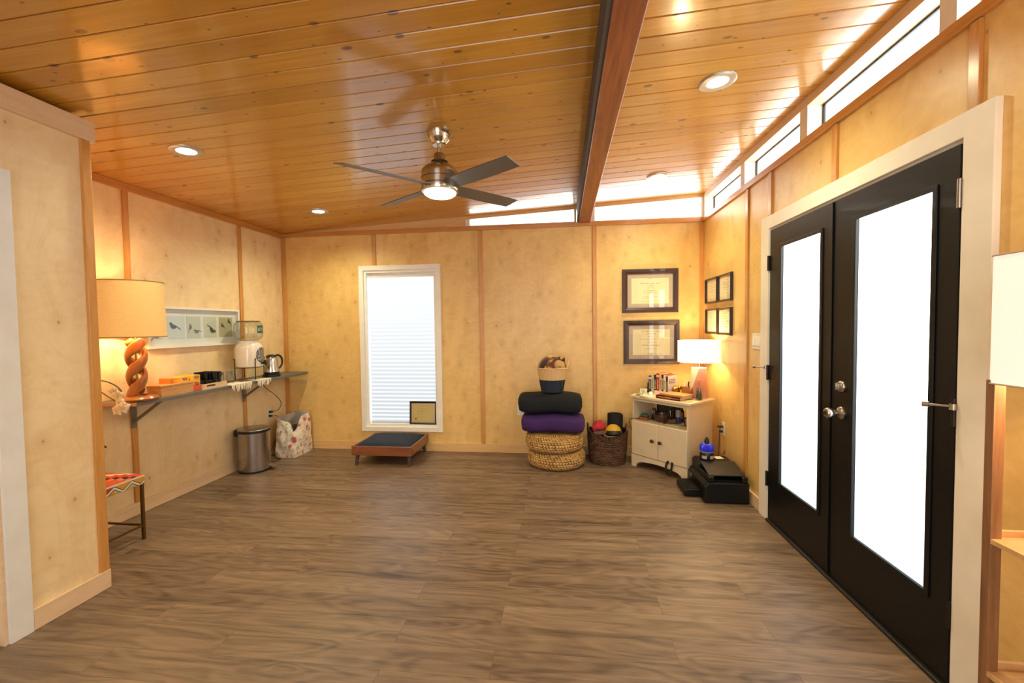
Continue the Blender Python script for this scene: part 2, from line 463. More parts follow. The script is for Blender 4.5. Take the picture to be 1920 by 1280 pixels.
# right wall
yb = [(-2.2, -1.3), (-1.22, -.32), (-.24, .72), (.8, 1.80), (1.874, 2.77), (2.85, 3.65), (3.73, 4.60)]
zt = zc(XR)
trim(bx((XR-.003, YF, zt-.052), (XR+.1, YB, zt+.02)), M_MAPLEY, 'pale head board above the clerestory over the doors')
for i, (a, b_) in enumerate(yb):
    w = sempty(nextwin(), 'clerestory window high in the wall over the black doors')
    pre = yb[i-1][1] if i else YF
    bx((XR, pre, zs), (XR+.099, a, zt-.05)).obj('window_post', M_WHITE, w, smooth=False)
    bx((XR, a, zs-.01), (XR+.11, b_, zs+.012)).obj('window_sill', M_WHITE, w, smooth=False)
    for q in (a, b_-.012):
        bx((XR+.082, q, zs), (XR+.094, q+.012, zt-.05)).obj('gasket', M_BLACK, w, smooth=False)
    bx((XR+.082, a, zt-.062), (XR+.094, b_, zt-.05)).obj('gasket', M_BLACK, w, smooth=False)
    bx((XR+.085, a-.01, zs), (XR+.09, b_+.01, zt)).obj('pane', M_GLASS, w, smooth=False)
bx((XR, 4.60, zs), (XR+.099, YB+.1, zt-.05)).obj('window_post', M_WHITE, w, smooth=False)

# back window --------------------------------------------------------
w1 = sempty('window_1', 'tall narrow white framed window in the back wall')
x0, x1, z0, z1 = win
cw = .052
B().wall([x0-cw, x0, x1, x1+cw], [z0-cw, z0, z1, z1+cw], [win], YB-.02, YB+.002, 'xz').obj('window_casing', M_WHITEW, w1, bevel=.002)
B().wall([x0-.001, x0+.028, x1-.028, x1+.001], [z0-.001, z0+.028, z1-.028, z1+.001], [(x0+.028, x1-.028, z0+.028, z1-.028)], YB+.0, YB+.135, 'xz').obj('window_jamb', M_WHITEW, w1, smooth=False)
bx((x0, YB+.1, z0), (x1, YB+.106, z1)).obj('pane', M_GLASS, w1, smooth=False)
# pleated shade hanging in it
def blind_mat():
    n = NT('pleated_fabric_glow'); co = n.coord()
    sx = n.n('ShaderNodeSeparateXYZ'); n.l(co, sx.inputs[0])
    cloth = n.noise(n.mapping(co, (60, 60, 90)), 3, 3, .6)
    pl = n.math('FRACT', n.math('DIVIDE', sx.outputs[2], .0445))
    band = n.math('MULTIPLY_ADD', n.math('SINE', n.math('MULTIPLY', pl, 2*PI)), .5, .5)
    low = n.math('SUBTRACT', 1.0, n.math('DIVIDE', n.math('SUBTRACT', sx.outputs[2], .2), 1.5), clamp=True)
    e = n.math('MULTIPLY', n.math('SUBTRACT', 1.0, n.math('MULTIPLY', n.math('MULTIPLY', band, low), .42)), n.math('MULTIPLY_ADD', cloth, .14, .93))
    n.set(col='#2a2d2e', rough=.9, spec=.1, em=(.93, .97, 1, 1), ems=n.math('MULTIPLY', e, .96))  # glow stands in for daylight through the fabric, pleat shading included
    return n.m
bl = thing('pleated_blind', 'white pleated blind hanging in the tall back window', 'blind', (0, YB+.055, 0))
def pleat(u, v):
    k = v*78; ph = abs((k % 2)-1)
    return Vector((x0+.036+(x1-x0-.064)*u, .008*ph-.004, .312+(z1-.075-.312)*v))
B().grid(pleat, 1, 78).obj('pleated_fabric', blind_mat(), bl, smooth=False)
bx((x0+.034, -.016, z1-.075), (x1-.028, .016, z1-.03)).obj('head_rail', M_WHITEW, bl)
bx((x0+.034, -.01, .299), (x1-.028, .01, .313)).obj('bottom_rail', plain('#b9bcbc', .5), bl)

# ------------------------------------------------------------------ french doors
d1 = sempty('door_1', 'pair of black french doors with frosted glass')
cz = .115; ct = .024
y0, y1, _, z1 = door
B().wall([y0-cz, y0, y1, y1+cz], [0, z1, z1+.088], [(y0, y1, -1, z1)], XR-ct, XR+.001, 'yz').obj('door_casing', M_WHITEW, d1, bevel=.003)
B().wall([y0-.001, y0+.012, y1-.012, y1+.001], [0, z1-.012, z1+.001], [(y0+.012, y1-.012, -1, z1-.012)], XR-.005, XR+.13, 'yz').obj('door_jamb', M_WHITEW, d1, smooth=False)
bx((XR-.035, y0+.012, 0), (XR+.12, y1-.012, .018)).obj('threshold', plain('#2a2725', .4, .3), d1, bevel=.004)
M_DOOR = plain('#0a0b0d', .42, 0, .06, var=.1, spec=.3)
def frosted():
    n = NT('frosted_glass_glow'); co = n.coord()
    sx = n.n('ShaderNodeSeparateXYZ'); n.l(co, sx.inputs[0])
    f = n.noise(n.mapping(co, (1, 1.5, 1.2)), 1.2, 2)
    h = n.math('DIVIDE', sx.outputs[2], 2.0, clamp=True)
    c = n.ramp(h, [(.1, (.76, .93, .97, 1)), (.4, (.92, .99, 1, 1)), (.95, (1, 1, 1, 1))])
    st = n.math('MULTIPLY_ADD', n.math('POWER', h, 1.6), 6.5, .98)  # emission painted stronger toward the top, standing in for daylight behind the pane
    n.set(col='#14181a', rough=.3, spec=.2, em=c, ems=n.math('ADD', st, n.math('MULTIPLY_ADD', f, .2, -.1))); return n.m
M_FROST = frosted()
split = 2.459
def leaf(ya, yb_, ga, gb, gz0, gz1, name):
    # leaf slab with glazing hole, panel moulding, pane
    xl = XR-.018
    b = B().wall([ya, ga, gb, yb_], [.02, gz0, gz1, z1-.016], [(ga, gb, gz0, gz1)], xl, xl+.044, 'yz')
    o = b.obj(name, M_DOOR, d1, bevel=.0015)
    B().wall([ga-.016, ga+.006, gb-.006, gb+.016], [gz0-.016, gz0+.006, gz1-.006, gz1+.016], [(ga+.006, gb-.006, gz0+.006, gz1-.006)], xl-.006, xl+.004, 'yz').obj('glazing_bead', M_DOOR, o, bevel=.002)
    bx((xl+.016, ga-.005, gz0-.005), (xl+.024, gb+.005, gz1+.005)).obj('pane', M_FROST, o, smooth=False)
    return o
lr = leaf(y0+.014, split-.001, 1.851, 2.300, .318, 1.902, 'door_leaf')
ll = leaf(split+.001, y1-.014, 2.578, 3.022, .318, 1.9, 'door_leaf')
bx((XR-.026, split+.012, .03), (XR-.018, split+.03, z1-.02)).obj('astragal', M_DOOR, ll, bevel=.002)
xf = XR-.018
# lever set: deadbolt and knob
TX = lambda y, z: Matrix.Translation((xf, y, z)) @ Matrix.Rotation(-PI/2, 4, 'Y')
db = B().lathe([(0.0001, .0), (.031, 0), (.031, .006), (.025, .014), (.017, .017), (.0001, .017)], 28, M=TX(2.386, 1.063)).obj('deadbolt', M_METAL, lr)
bx((xf-.032, 2.381, 1.045), (xf-.015, 2.391, 1.082)).obj('thumb_turn', M_METAL, db, bevel=.003)
kn = B().lathe([(0.0001, 0), (.033, 0), (.033, .005), (.027, .012), (.013, .016), (.012, .035), (.02, .04), (.026, .05), (.027, .066), (.022, .076), (.012, .078), (.0001, .076)], 28, M=TX(2.386, .926)).obj('door_knob', M_METAL, lr)
B().lathe([(.0001, .077), (.008, .077), (.008, .084), (.0001, .084)], 14, M=TX(2.386, .926)).obj('lock_button', M_DARKMETAL, kn)
def hinge(y, z, parent, m):
    b = bx((xf-.004, y-.012, z-.05), (xf+.002, y+.012, z+.05)); b.cyl((xf-.008, y, z-.052), (xf-.008, y, z+.052), .007, seg=12)
    return b.obj('hinge', m, parent)
for z in (1.855, 1.06, .3): hinge(y0+.006, z, lr, M_METAL if z > 1.5 else M_DARKMETAL)
for z in (1.81, 1.05, .3): hinge(y1-.006, z, ll, M_DARKMETAL)
def doorstop(y, z, s, parent):
    b = B().cyl((xf-.012, y, z+.004), (xf-.06, y+s*.05, z+.004), .0045, seg=10)
    b.cyl((xf-.012, y, z-.008), (xf-.012, y, z+.014), .011, seg=14); b.cyl((xf-.057, y+s*.047, z+.004), (xf-.07, y+s*.06, z+.004), .011, seg=14)
    return b.obj('hinge_stop', M_METAL, parent)
doorstop(y0+.004, 1.078, 1, lr); doorstop(y1+.01, 1.08, 1, ll)

# closet door at the left picture edge
d2 = sempty('door_2', 'white closet door and casing at the left')
B().wall([dh[0]-.085, dh[0], dh[1], dh[1]+.085], [0, dh[3], dh[3]+.085], [(dh[0], dh[1], -1, dh[3])], XP-.001, XP+.02, 'yz').obj('door_casing', plain('#e9e8e2', .45), d2, bevel=.002)
B().wall([dh[0]-.001, dh[0]+.014, dh[1]-.014, dh[1]+.001], [0, dh[3]-.014, dh[3]+.001], [(dh[0]+.014, dh[1]-.014, -1, dh[3]-.014)], XP-.11, XP+.006, 'yz').obj('door_jamb', M_MAPLEY, d2, smooth=False)
bx((XP-.06, dh[0]+.016, .01), (XP-.02, dh[1]-.016, dh[3]-.018)).obj('door_leaf', plain('#e6e3da', .45), d2, bevel=.002)

# ------------------------------------------------------------------ ceiling lights and fan
M_LED = glow('lamp_lens', (1, .93, .8, 1), 14)
slope = math.atan(.052)
CANS = [(-2.36, 2.495, 'recessed ceiling light nearest the closet corner', 1), (-2.345, 3.95, 'recessed ceiling light deep in the corner above the drinks shelf', 1),
        (.838, 2.465, 'recessed ceiling light over the black doors', 1), (.84, 3.94, 'recessed ceiling light above the diplomas corner', 1)]
proto = None
for x, y, lab, _ in CANS:
    if proto is None:
        proto = thing('recessed_light', lab, 'ceiling light', (x, y, zc(x)), 0, 'recessed ceiling lights')
        B().lathe([(.052, .002), (.056, -.006), (.088, -.009), (.094, -.005), (.095, .002)], 40, cap=False).obj('trim_ring', plain('#c9c2b6', .35, .6), proto)
        B().lathe([(.0001, -.012), (.03, -.0105), (.054, -.004)], 32, cap=False).obj('lens', M_LED, proto)
        proto.rotation_euler = (0, -slope, 0)
    else:
        r = dup(proto, (x, y, zc(x)), None, lab); r.rotation_euler = (0, -slope, 0)
for x, y in [(c[0], c[1]) for c in CANS] + [(-1.5, .7), (.84, .9), (-1.5, -1.0), (.84, -1.0)]:  # last four are added fill spots out of view, without fixtures
    light('SPOT', (x, y, zc(x)-.03), (48 if y > 2 else 16), (1, .955, .61), .05, (0, 0, 0), spot_size=2.72, spot_blend=.85)

M_NICKEL = plain('#c2b8a8', .22, 1, var=.04)
fx, fy = -.761, 2.66; fz = zc(fx)
fan = thing('ceiling_fan', 'brushed nickel ceiling fan with four grey blades and a lit globe', 'ceiling fan', (fx, fy, 0))
B().lathe([(.0001, fz+.004), (.074, fz+.004), (.074, fz-.020), (.070, fz-.026), (.067, fz-.036), (.058, fz-.052), (.046, fz-.064), (.041, fz-.072), (.040, fz-.080), (.018, fz-.081), (.0001, fz-.081)], 40).obj('canopy', M_NICKEL, fan)
B().cyl((0, 0, fz-.15), (0, 0, fz-.07), .0125, seg=20).obj('downrod', M_NICKEL, fan)
B().lathe([(.0001, 2.482), (.030, 2.482), (.035, 2.476), (.037, 2.438), (.040, 2.432), (.052, 2.424), (.078, 2.404), (.102, 2.388), (.113, 2.372), (.115, 2.355), (.115, 2.326)], 48, cap=False).obj('motor_housing', M_NICKEL, fan)
b = B()
for k in range(20):
    a = 2*PI*k/20; b.box((.046, -.004, -.002), (.052, .004, .010), Matrix.Rotation(a, 4, 'Z') @ Matrix.Translation((0, 0, 2.424)) )
b.obj('vent', M_BLACK, fan, smooth=False)
B().lathe([(.108, 2.328), (.108, 2.320)], 48, cap=False).obj('upper_groove', M_BLACK, fan)
B().lathe([(.115, 2.322), (.116, 2.284)], 48, cap=False).obj('blade_band', M_NICKEL, fan)
B().lathe([(.109, 2.286), (.109, 2.278)], 48, cap=False).obj('lower_groove', M_BLACK, fan)
B().lathe([(.116, 2.280), (.118, 2.258), (.114, 2.245), (.103, 2.241), (.0001, 2.245)], 48, cap=False).obj('light_ring', M_NICKEL, fan)
B().lathe([(.103, 2.243), (.098, 2.231), (.08, 2.219), (.05, 2.211), (.0001, 2.208)], 40, cap=False).obj('light_globe', glow('fan_globe', (1, .93, .74, 1), 4.5), fan)
M_BLADE = plain('#6c6763', .4, .25, var=.04)
for k in range(4):
    a = math.radians(52 + 90*k)
    b = B(); n = 10
    rows = []
    def bl_pt(t, s, top):
        r = .085 + t*.562
        w = .052 + .016*math.sin(min(1, t*1.4)*PI/2) - .012*t
        skew = -.004*s*(1 if t > .99 else 0)
        return Vector((r+skew, s*w+.004, .003 if top else -.003))
    vt = [[b.b.verts.new(bl_pt(i/n, s, tp)) for s in (-1, -.33, .33, 1)] for tp in (0, 1) for i in range(n+1)]
    lo, hi = vt[:n+1], vt[n+1:]
    for i in range(n):
        for j in range(3):
            b.b.faces.new((lo[i][j], lo[i][j+1], lo[i+1][j+1], lo[i+1][j])); b.b.faces.new((hi[i][j], hi[i+1][j], hi[i+1][j+1], hi[i][j+1]))
        for j in (0, 3): b.b.faces.new((lo[i][j], lo[i+1][j], hi[i+1][j], hi[i][j]))
    for i in (0, n):
        for j in range(3): b.b.faces.new((lo[i][j], lo[i][j+1], hi[i][j+1], hi[i][j]))
    M = Matrix.Translation((0, 0, 2.280)) @ Matrix.Rotation(.042, 4, 'X') @ Matrix.Rotation(a, 4, 'Z') @ Matrix.Rotation(math.radians(-13), 4, 'X')
    bmesh.ops.transform(b.b, matrix=M, verts=b.b.verts[:])
    b.obj('blade', M_BLADE, fan, smooth=False)
light('SPOT', (fx, fy, 2.17), 26, (1, .92, .66), .08, (0, 0, 0), spot_size=2.7, spot_blend=.6)
# ------------------------------------------------------------------ pictures
def rings(b, loops):
    """mitred rectangular frame skin through loops (x0,z0,x1,z1,y)"""
    R = [[b.b.verts.new(p) for p in ((l[0], l[4], l[1]), (l[2], l[4], l[1]), (l[2], l[4], l[3]), (l[0], l[4], l[3]))] for l in loops]
    for A, D in zip(R, R[1:]):
        for k in range(4): b.b.faces.new((A[k], A[(k+1) % 4], D[(k+1) % 4], D[k]))
    return b
def glyphs(b, cx, z, w, h, y, seed=0):
    """a line of illegible writing: unequal little strokes"""
    rnd = random.Random(seed); x = cx-w/2
    while x < cx+w/2:
        k = rnd.uniform(.3, 1.0)*h
        if rnd.random() < .82:
            hh = h*rnd.choice((.55, .6, 1.0)); b.box((x, y-.0004, z), (x+k*.62, y, z+hh))
        x += k*.62 + h*.22
    return b
def framed(name, label, w, h, fw, dp, mats, matw, loc, rotz, group=None, lines=(), seal=None, inner=None, tilt=0, matcol='#c4b0a2', paper='#f8eac0'):
    t = thing(name, label, 'framed certificate', loc, rotz, group)
    if tilt: t.rotation_euler = (tilt, 0, rotz)
    x0, x1 = -w/2, w/2
    b = B(); rings(b, [(x0, 0, x1, h, 0), (x0, 0, x1, h, -dp*.7), (x0+.004, .004, x1-.004, h-.004, -dp), (x0+fw*.55, fw*.55, x1-fw*.55, h-fw*.55, -dp*.92), (x0+fw, fw, x1-fw, h-fw, -dp*.6), (x0+fw, fw, x1-fw, h-fw, -.003)])
    b.obj('frame', mats, t, smooth=False)
    bx((x0+.003, -.004, .003), (x1-.003, -.001, h-.003)).obj('backing', M_BLACK, t, smooth=False)
    if matw:
        B().wall([x0+fw-.002, x0+fw+matw, x1-fw-matw, x1-fw+.002], [fw-.002, fw+matw, h-fw-matw, h-fw+.002], [(x0+fw+matw, x1-fw-matw, fw+matw, h-fw-matw)], -.0075, -.0055, 'xz').obj('mat', plain(matcol, .8), t, smooth=False)
    m_ = max(matw-.006, 0)
    b = bx((x0+fw+m_, -.006, fw+m_), (x1-fw-m_, -.004, h-fw-m_))
    for i, (cz_, lw, lh) in enumerate(lines): glyphs(b, 0, h*cz_, w*lw, lh, -.0062, i+int(w*1000)+int(loc[2]*77))
    p = b.obj('certificate_paper', plain(paper, .8), t, smooth=False)
    p.data.materials.append(plain('#b59f68', .8))
    for f_ in p.data.polygons[6:]: f_.material_index = 1
    if seal:
        B().lathe([(.0001, .0012), (.012, .001), (.013, 0)], 20, M=Matrix.Translation((w*seal[0], -.006, h*seal[1])) @ Matrix.Rotation(PI/2, 4, 'X')).obj('seal', plain('#a8802c', .4, .5), p)
    bx((x0+fw-.002, -.0115, fw-.002), (x1-fw+.002, -.010, h-fw+.002)).obj('glazing', M_GLASS, t, smooth=False)
    return t
M_FRAME = plain('#3a2019', .35, 0, .3)
LN1 = ((.80, .05, .012), (.77, .07, .012), (.66, .34, .010), (.615, .13, .009), (.56, .16, .007), (.50, .22, .006), (.46, .26, .006), (.43, .24, .006), (.36, .26, .006), (.33, .22, .006), (.26, .30, .006), (.22, .2, .006))
LN2 = ((.74, .36, .014), (.685, .16, .009), (.62, .12, .008), (.56, .42, .007), (.48, .12, .008), (.42, .34, .010), (.34, .30, .006), (.24, .16, .006), (.22, .40, .006))
framed('diploma', 'large dark framed diploma, upper of the pair beside the corner', .566, .456, .052, .03, M_FRAME, .042, (.912, YB, 1.519), 0, 'dark framed diplomas', LN1)
framed('diploma', 'large dark framed diploma, lower of the pair above the books', .566, .457, .052, .03, M_FRAME, .042, (.925, YB, .981), 0, 'dark framed diplomas', LN2)
LS = ((.78, .3, .008), (.68, .5, .006), (.6, .4, .006), (.5, .5, .006), (.42, .3, .006), (.3, .4, .006))
M_SF = plain('#2b1a12', .35, 0, .2)
for (cy, z, lab, tl) in ((4.363, 1.592, 'small dark framed certificate, upper one next to the corner', 0), (4.022, 1.592, 'small dark framed certificate, upper one nearer the doors', 0),
                         (4.352, 1.296, 'small dark framed certificate, lower one next to the corner', 0), (4.03, 1.291, 'small dark framed certificate, lower one nearer the doors', 0)):
    framed('small_certificate', lab, .322, .246, .018, .026, M_SF, 0, (XR, cy, z), -PI/2, 'four small certificates by the doors', LS, None, paper='#f8ead0')
framed('desk_certificate', 'small black framed certificate with gold seal leaning on the window sill', .318, .26, .022, .016, plain('#15100d', .3, 0, .2), .02, (-1.572, YB+.014, .297), 0, None,
       ((.78, .5, .006), (.66, .4, .006), (.56, .5, .006), (.46, .4, .006), (.34, .5, .006)), (-.27, .24), tilt=-.06, matcol='#d9b98c', paper='#d9c07e')

# bird prints in a shadow box (left wall)
t = thing('bird_picture', 'wide white shadow box frame holding five pale bird prints', 'picture', (XL, 3.43, 1.25), PI/2)
W, Hh = .95, .338
b = B(); rings(b, [(-W/2, 0, W/2, Hh, 0), (-W/2, 0, W/2, Hh, -.038), (-W/2+.018, .018, W/2-.018, Hh-.018, -.038), (-W/2+.018, .018, W/2-.018, Hh-.018, -.003)])
b.obj('frame', M_WHITEW, t, smooth=False)
bx((-W/2+.004, -.006, .004), (W/2-.004, -.001, Hh-.004)).obj('mat', plain('#e9eae6', .8), t, smooth=False)
def blob(b, cx, cz_, rx, rz, rot=0, y=-.0089, seg=18):
    v = []
    for i in range(seg):
        a = 2*PI*i/seg; px, pz = rx*math.cos(a), rz*math.sin(a)
        v.append((cx+px*math.cos(rot)-pz*math.sin(rot), cz_+px*math.sin(rot)+pz*math.cos(rot)))
    b.prism(v, y-.0004, y, 'y')
def bird(b, x, z, s, d=1, rot=.0):
    """side-on songbird: body, head, beak, wing, tail, legs"""
    c, sn = math.cos(rot), math.sin(rot)
    P = lambda u, v: (x+d*(u*c-v*sn)*s, z+(u*sn+v*c)*s)
    def poly(pts, y): b.prism([P(*p) for p in pts], y-.0004, y, 'y')
    poly([(.5*math.cos(a)*1.0, .3*math.sin(a)) for a in [2*PI*i/18 for i in range(18)]], -.0088)
    poly([(-.42+.24*math.cos(a), .26+.22*math.sin(a)) for a in [2*PI*i/16 for i in range(16)]], -.0089)
    poly([(-.64, .3), (-.8, .22), (-.63, .2)], -.009)
    poly([(.3, .12), (.95, -.12), (1.25, -.2), (1.22, -.08), (.4, .25)], -.0091)
    poly([(.0, -.28), (.02, -.5), (.05, -.5), (.06, -.28)], -.009); poly([(-.14, -.28), (-.14, -.5), (-.11, -.5), (-.08, -.28)], -.009)
pr = [(-.385, .13, '#dfe0c8', [(.01, .1, .055, -1, -.5)]), (-.2, .16, '#d5dfe2', [(-.03, .175, .06, 1, -.25)]),
      (-.03, .14, '#ccd0c0', [(-.035, .165, .042, -1, -1.1), (.03, .13, .045, 1, .1)]), (.145, .14, '#d2d4c2', [(.02, .14, .06, -1, .85)]), (.33, .16, '#b9b190', [(-.04, .18, .036, 1, -.6), (.04, .22, .04, 1, -.9)])]
for i, (cx, pw, colr, bs) in enumerate(pr):
    p = bx((cx-pw/2, -.0085, .075), (cx+pw/2, -.006, .262)).obj('bird_print', plain(colr, .8), t, smooth=False)
    for dx, z, s, d, ro in bs:
        b = B(); bird(b, cx+dx, z, s, d, ro)
        b.obj('bird_drawing', plain(('#7d8286', '#56626e', '#6a6f72', '#4a4a46', '#4c4636')[i], .8), p, smooth=False)
bx((-W/2+.016, -.032, .016), (W/2-.016, -.0305, Hh-.016)).obj('glazing', M_GLASS, t, smooth=False)

# ------------------------------------------------------------------ switches, outlets
t = thing('light_switch', 'white triple light switch plate beside the black doors', 'light switch', (XR, 3.395, 1.2), -PI/2)
bx((-.08, -.006, 0), (.08, 0, .118)).obj('switch_plate', M_WHITEW, t, bevel=.003)
for x in (-.046, 0, .046): bx((x-.017, -.011, .026), (x+.017, -.004, .092)).obj('rocker', plain('#fbf6ea', .3), t, bevel=.002)
def outlet(label, loc, rotz):
    t = thing('wall_outlet', label, 'outlet', loc, rotz, None)
    bx((-.037, -.006, -.06), (.037, 0, .06)).obj('cover_plate', plain('#e8e0d0', .4), t, bevel=.003)
    for z in (-.022, .022): bx((-.017, -.0085, z-.015), (.017, -.005, z+.015)).obj('socket', plain('#d8d0c0', .4), t, bevel=.004)
    return t
outlet('white wall outlet with two black plugs under the drinks shelf', (XL, 4.328, .462), PI/2)
outlet('white wall outlet with a black plug between cabinet and printer', (XR, 4.06, .437), -PI/2)
outlet('white wall outlet half hidden behind the navy bolster', (-.463, YB, .475), 0)

# ------------------------------------------------------------------ drinks shelf
ZS = .9
def grey_paint():
    n = NT('grey_stained_board'); co = n.coord(); f = n.noise(n.mapping(co, (20, 2, 20)), 2, 4)
    n.set(col=n.ramp(f, [(.3, '#5f5c58'), (.7, '#77736d')]), rough=.5); return n.m
sh = thing('wall_shelf', 'long grey shelf on metal brackets along the alcove wall', 'shelf', (XL, 2.6, 0))
bx((0, .004, ZS-.026), (.303, 2.0, ZS)).obj('shelf_board', grey_paint(), sh, bevel=.002)
bx((.0, -.001, ZS-.026), (.301, .005, ZS-.001)).obj('raw_end', plain('#c99f78', .6), sh).__setitem__('label', 'unpainted wooden shelf end')
M_BRK = plain('#7f7b74', .45, .5)
for y in (.235, 1.36):
    b = bx((.0005+.013, y-.018, ZS-.236), (.019, y+.018, ZS-.026))
    b.box((.014, y-.018, ZS-.032), (.27, y+.018, ZS-.0265))
    b.prism([(.018, ZS-.20), (.018, ZS-.178), (.235, ZS-.031), (.262, ZS-.031)], y-.009, y+.009, 'y')
    b.obj('bracket', M_BRK, sh, smooth=False)

# carved lamp on the shelf
M_CARV = wood('carved_orange_wood', '#b06e36', '#935424', 'z', 1, .35, .4)
def burlap(name, col, em, ems):
    n = NT(name); co = n.coord('UV')
    a = n.noise(n.mapping(co, (260, 10, 1)), 1, 3); b2 = n.noise(n.mapping(co, (14, 70, 1)), 1, 3)
    f = n.math('MULTIPLY', n.math('ADD', a, b2), .5)
    sx = n.n('ShaderNodeSeparateXYZ'); n.l(co, sx.inputs[0])
    lo = tuple(v*.72 for v in em[:3])+(1,)
    n.set(col=col, rough=.85, em=n.ramp(f, [(.36, lo), (.62, em)]), ems=ems)
    n.bump(f, .2, .002); return n.m
lx, ly = -3.0, 2.69
cl = thing('table_lamp', 'carved twisting wood table lamp with a burlap drum shade', 'lamp', (lx, ly, ZS))
b = B(); b.lathe([(.0001, 0), (.105, 0), (.122, .008), (.126, .018), (.115, .03), (.07, .036), (.0001, .038)], 36, sx=.98, sy=.92)
b.obj('lamp_base', M_CARV, cl)
b = B()
pv, vv = Vector((.667, .745, 0)), Vector((-.745, .667, 0))
for s in (0, PI):
    pts = []; up = []; rr = []
    for i in range(49):
        u = i/48; z = .022 + u*.405
        ph = PI/2 + s + (u-.54)/.35*PI
        am = .036 + .010*u
        d = pv*math.cos(ph)*am*1.05 + vv*math.sin(ph)*am*.75
        pts.append((d.x, d.y, z)); up.append((-d.y, d.x, 0) if False else (d.x+1e-4, d.y, 0))
        rr.append(.039 + (.010*(1-u/.12) if u < .12 else 0) - .006*abs(math.cos(ph)))
    b.tube(pts, rr, 14, flat=.62, up=up)
b.obj('carved_body', M_CARV, cl, sub=1)
B().cyl((0, 0, .03), (0, 0, .50), .007, seg=12).obj('rod', plain('#c9b98a', .3, .9), cl)
SHC = (-.005, -.02)
b = B(); b.lathe([(.194, .452), (.187, .835)], 64, cap=False, c=(SHC[0], SHC[1], 0))
b.obj('lamp_shade', burlap('burlap_shade', '#cfa567', (.74, .42, .14, 1), .50), cl)
for r, z in ((.1945, .452), (.1875, .835)): B().tube([(SHC[0]+r*math.cos(2*PI*i/64), SHC[1]+r*math.sin(2*PI*i/64), z) for i in range(64)], .0035, 6, closed=True).obj('shade_rim', plain('#a8814a', .8), cl)
B().ball((SHC[0], SHC[1], .62), .03).obj('bulb', glow('bulb_warm', (1, .75, .4, 1), 12), cl)
light('POINT', (lx+SHC[0], ly+SHC[1], ZS+.56), 13, (1, .68, .34), .04)

# wooden box and tea boxes
M_BOX = wood('bamboo_box', '#cf9a60', '#b67c44', 'y', 1, .45, .15)
t = thing('wooden_box', 'long plain wooden box on the shelf beside the carved lamp', 'box', (-3.03, 2.955, ZS))
bx((-.085, -.14, 0), (.085, .14, .07)).obj('box_body', M_BOX, t, bevel=.002)
bx((-.087, -.142, .0702), (.087, .142, .086)).obj('lid', M_BOX, t, bevel=.003)
def tea_mat(name, axis):
    n = NT(name); co = n.coord(); sx = n.n('ShaderNodeSeparateXYZ'); n.l(co, sx.inputs[0])
    f = n.math('DIVIDE', sx.outputs[2], .13) if axis == 'z' else n.math('DIVIDE', n.math('ADD', sx.outputs[1], .08), .16)
    w = n.noise(n.mapping(co, (20, 20, 20)), 1.2, 2)
    f = n.math('ADD', f, n.math('MULTIPLY_ADD', w, .3, -.15))
    n.set(col=n.ramp(f, [(.12, '#d4512a'), (.4, '#e2632f'), (.52, '#e8b13a'), (.95, '#eaa92f')] if axis == 'z' else [(.1, '#c9742c'), (.4, '#efa427'), (.75, '#f0b84a')]), rough=.4)
    return n.m
def badge(t, M):
    o = B().prism([(.0, .011), (.02, .006), (.02, -.004), (0, -.012), (-.02, -.004), (-.02, .006)], 0, .0006, 'z', M).obj('badge', plain('#3a2350', .5), t, smooth=False)
    b = B()
    for x, w_ in ((-.011, .005), (-.003, .005), (.005, .006)): b.box((x, -.003, .0006), (x+w_, .004, .0011), M)
    b.obj('badge_lettering', plain('#e9d9a0', .5), o, smooth=False)
FX = Matrix(((0, 0, 1, 0), (1, 0, 0, 0), (0, 1, 0, 0), (0, 0, 0, 1)))      # local xy -> yz plane facing +x
t = thing('tea_box', 'yellow tea box lying flat on the wooden box', 'tea box', (-3.03, 3.01, ZS+.0865), 0, 'tea boxes on the shelf')
bx((-.05, -.08, 0), (.05, .08, .038)).obj('carton', tea_mat('yellow_carton', 'y'), t, bevel=.001)
badge(t, Matrix.Translation((.0502, .045, .02)) @ FX)
t = thing('tea_box', 'orange and yellow tea box standing on end beside the wooden box', 'tea box', (-3.02, 3.137, ZS), 0, 'tea boxes on the shelf')
bx((-.065, -.034, 0), (.065, .034, .13)).obj('carton', tea_mat('orange_carton', 'z'), t, bevel=.001)
badge(t, Matrix.Translation((.0652, 0, .112)) @ FX)
b = B()
for y, z, w_, h in ((-.02, .06, .008, .014), (-.008, .062, .01, .012), (.006, .06, .012, .01), (-.012, .045, .024, .009)): b.box((.065, y, z), (.0656, y+w_, z+h))
b.obj('carton_print', plain('#8c2a1a', .5), t, smooth=False)

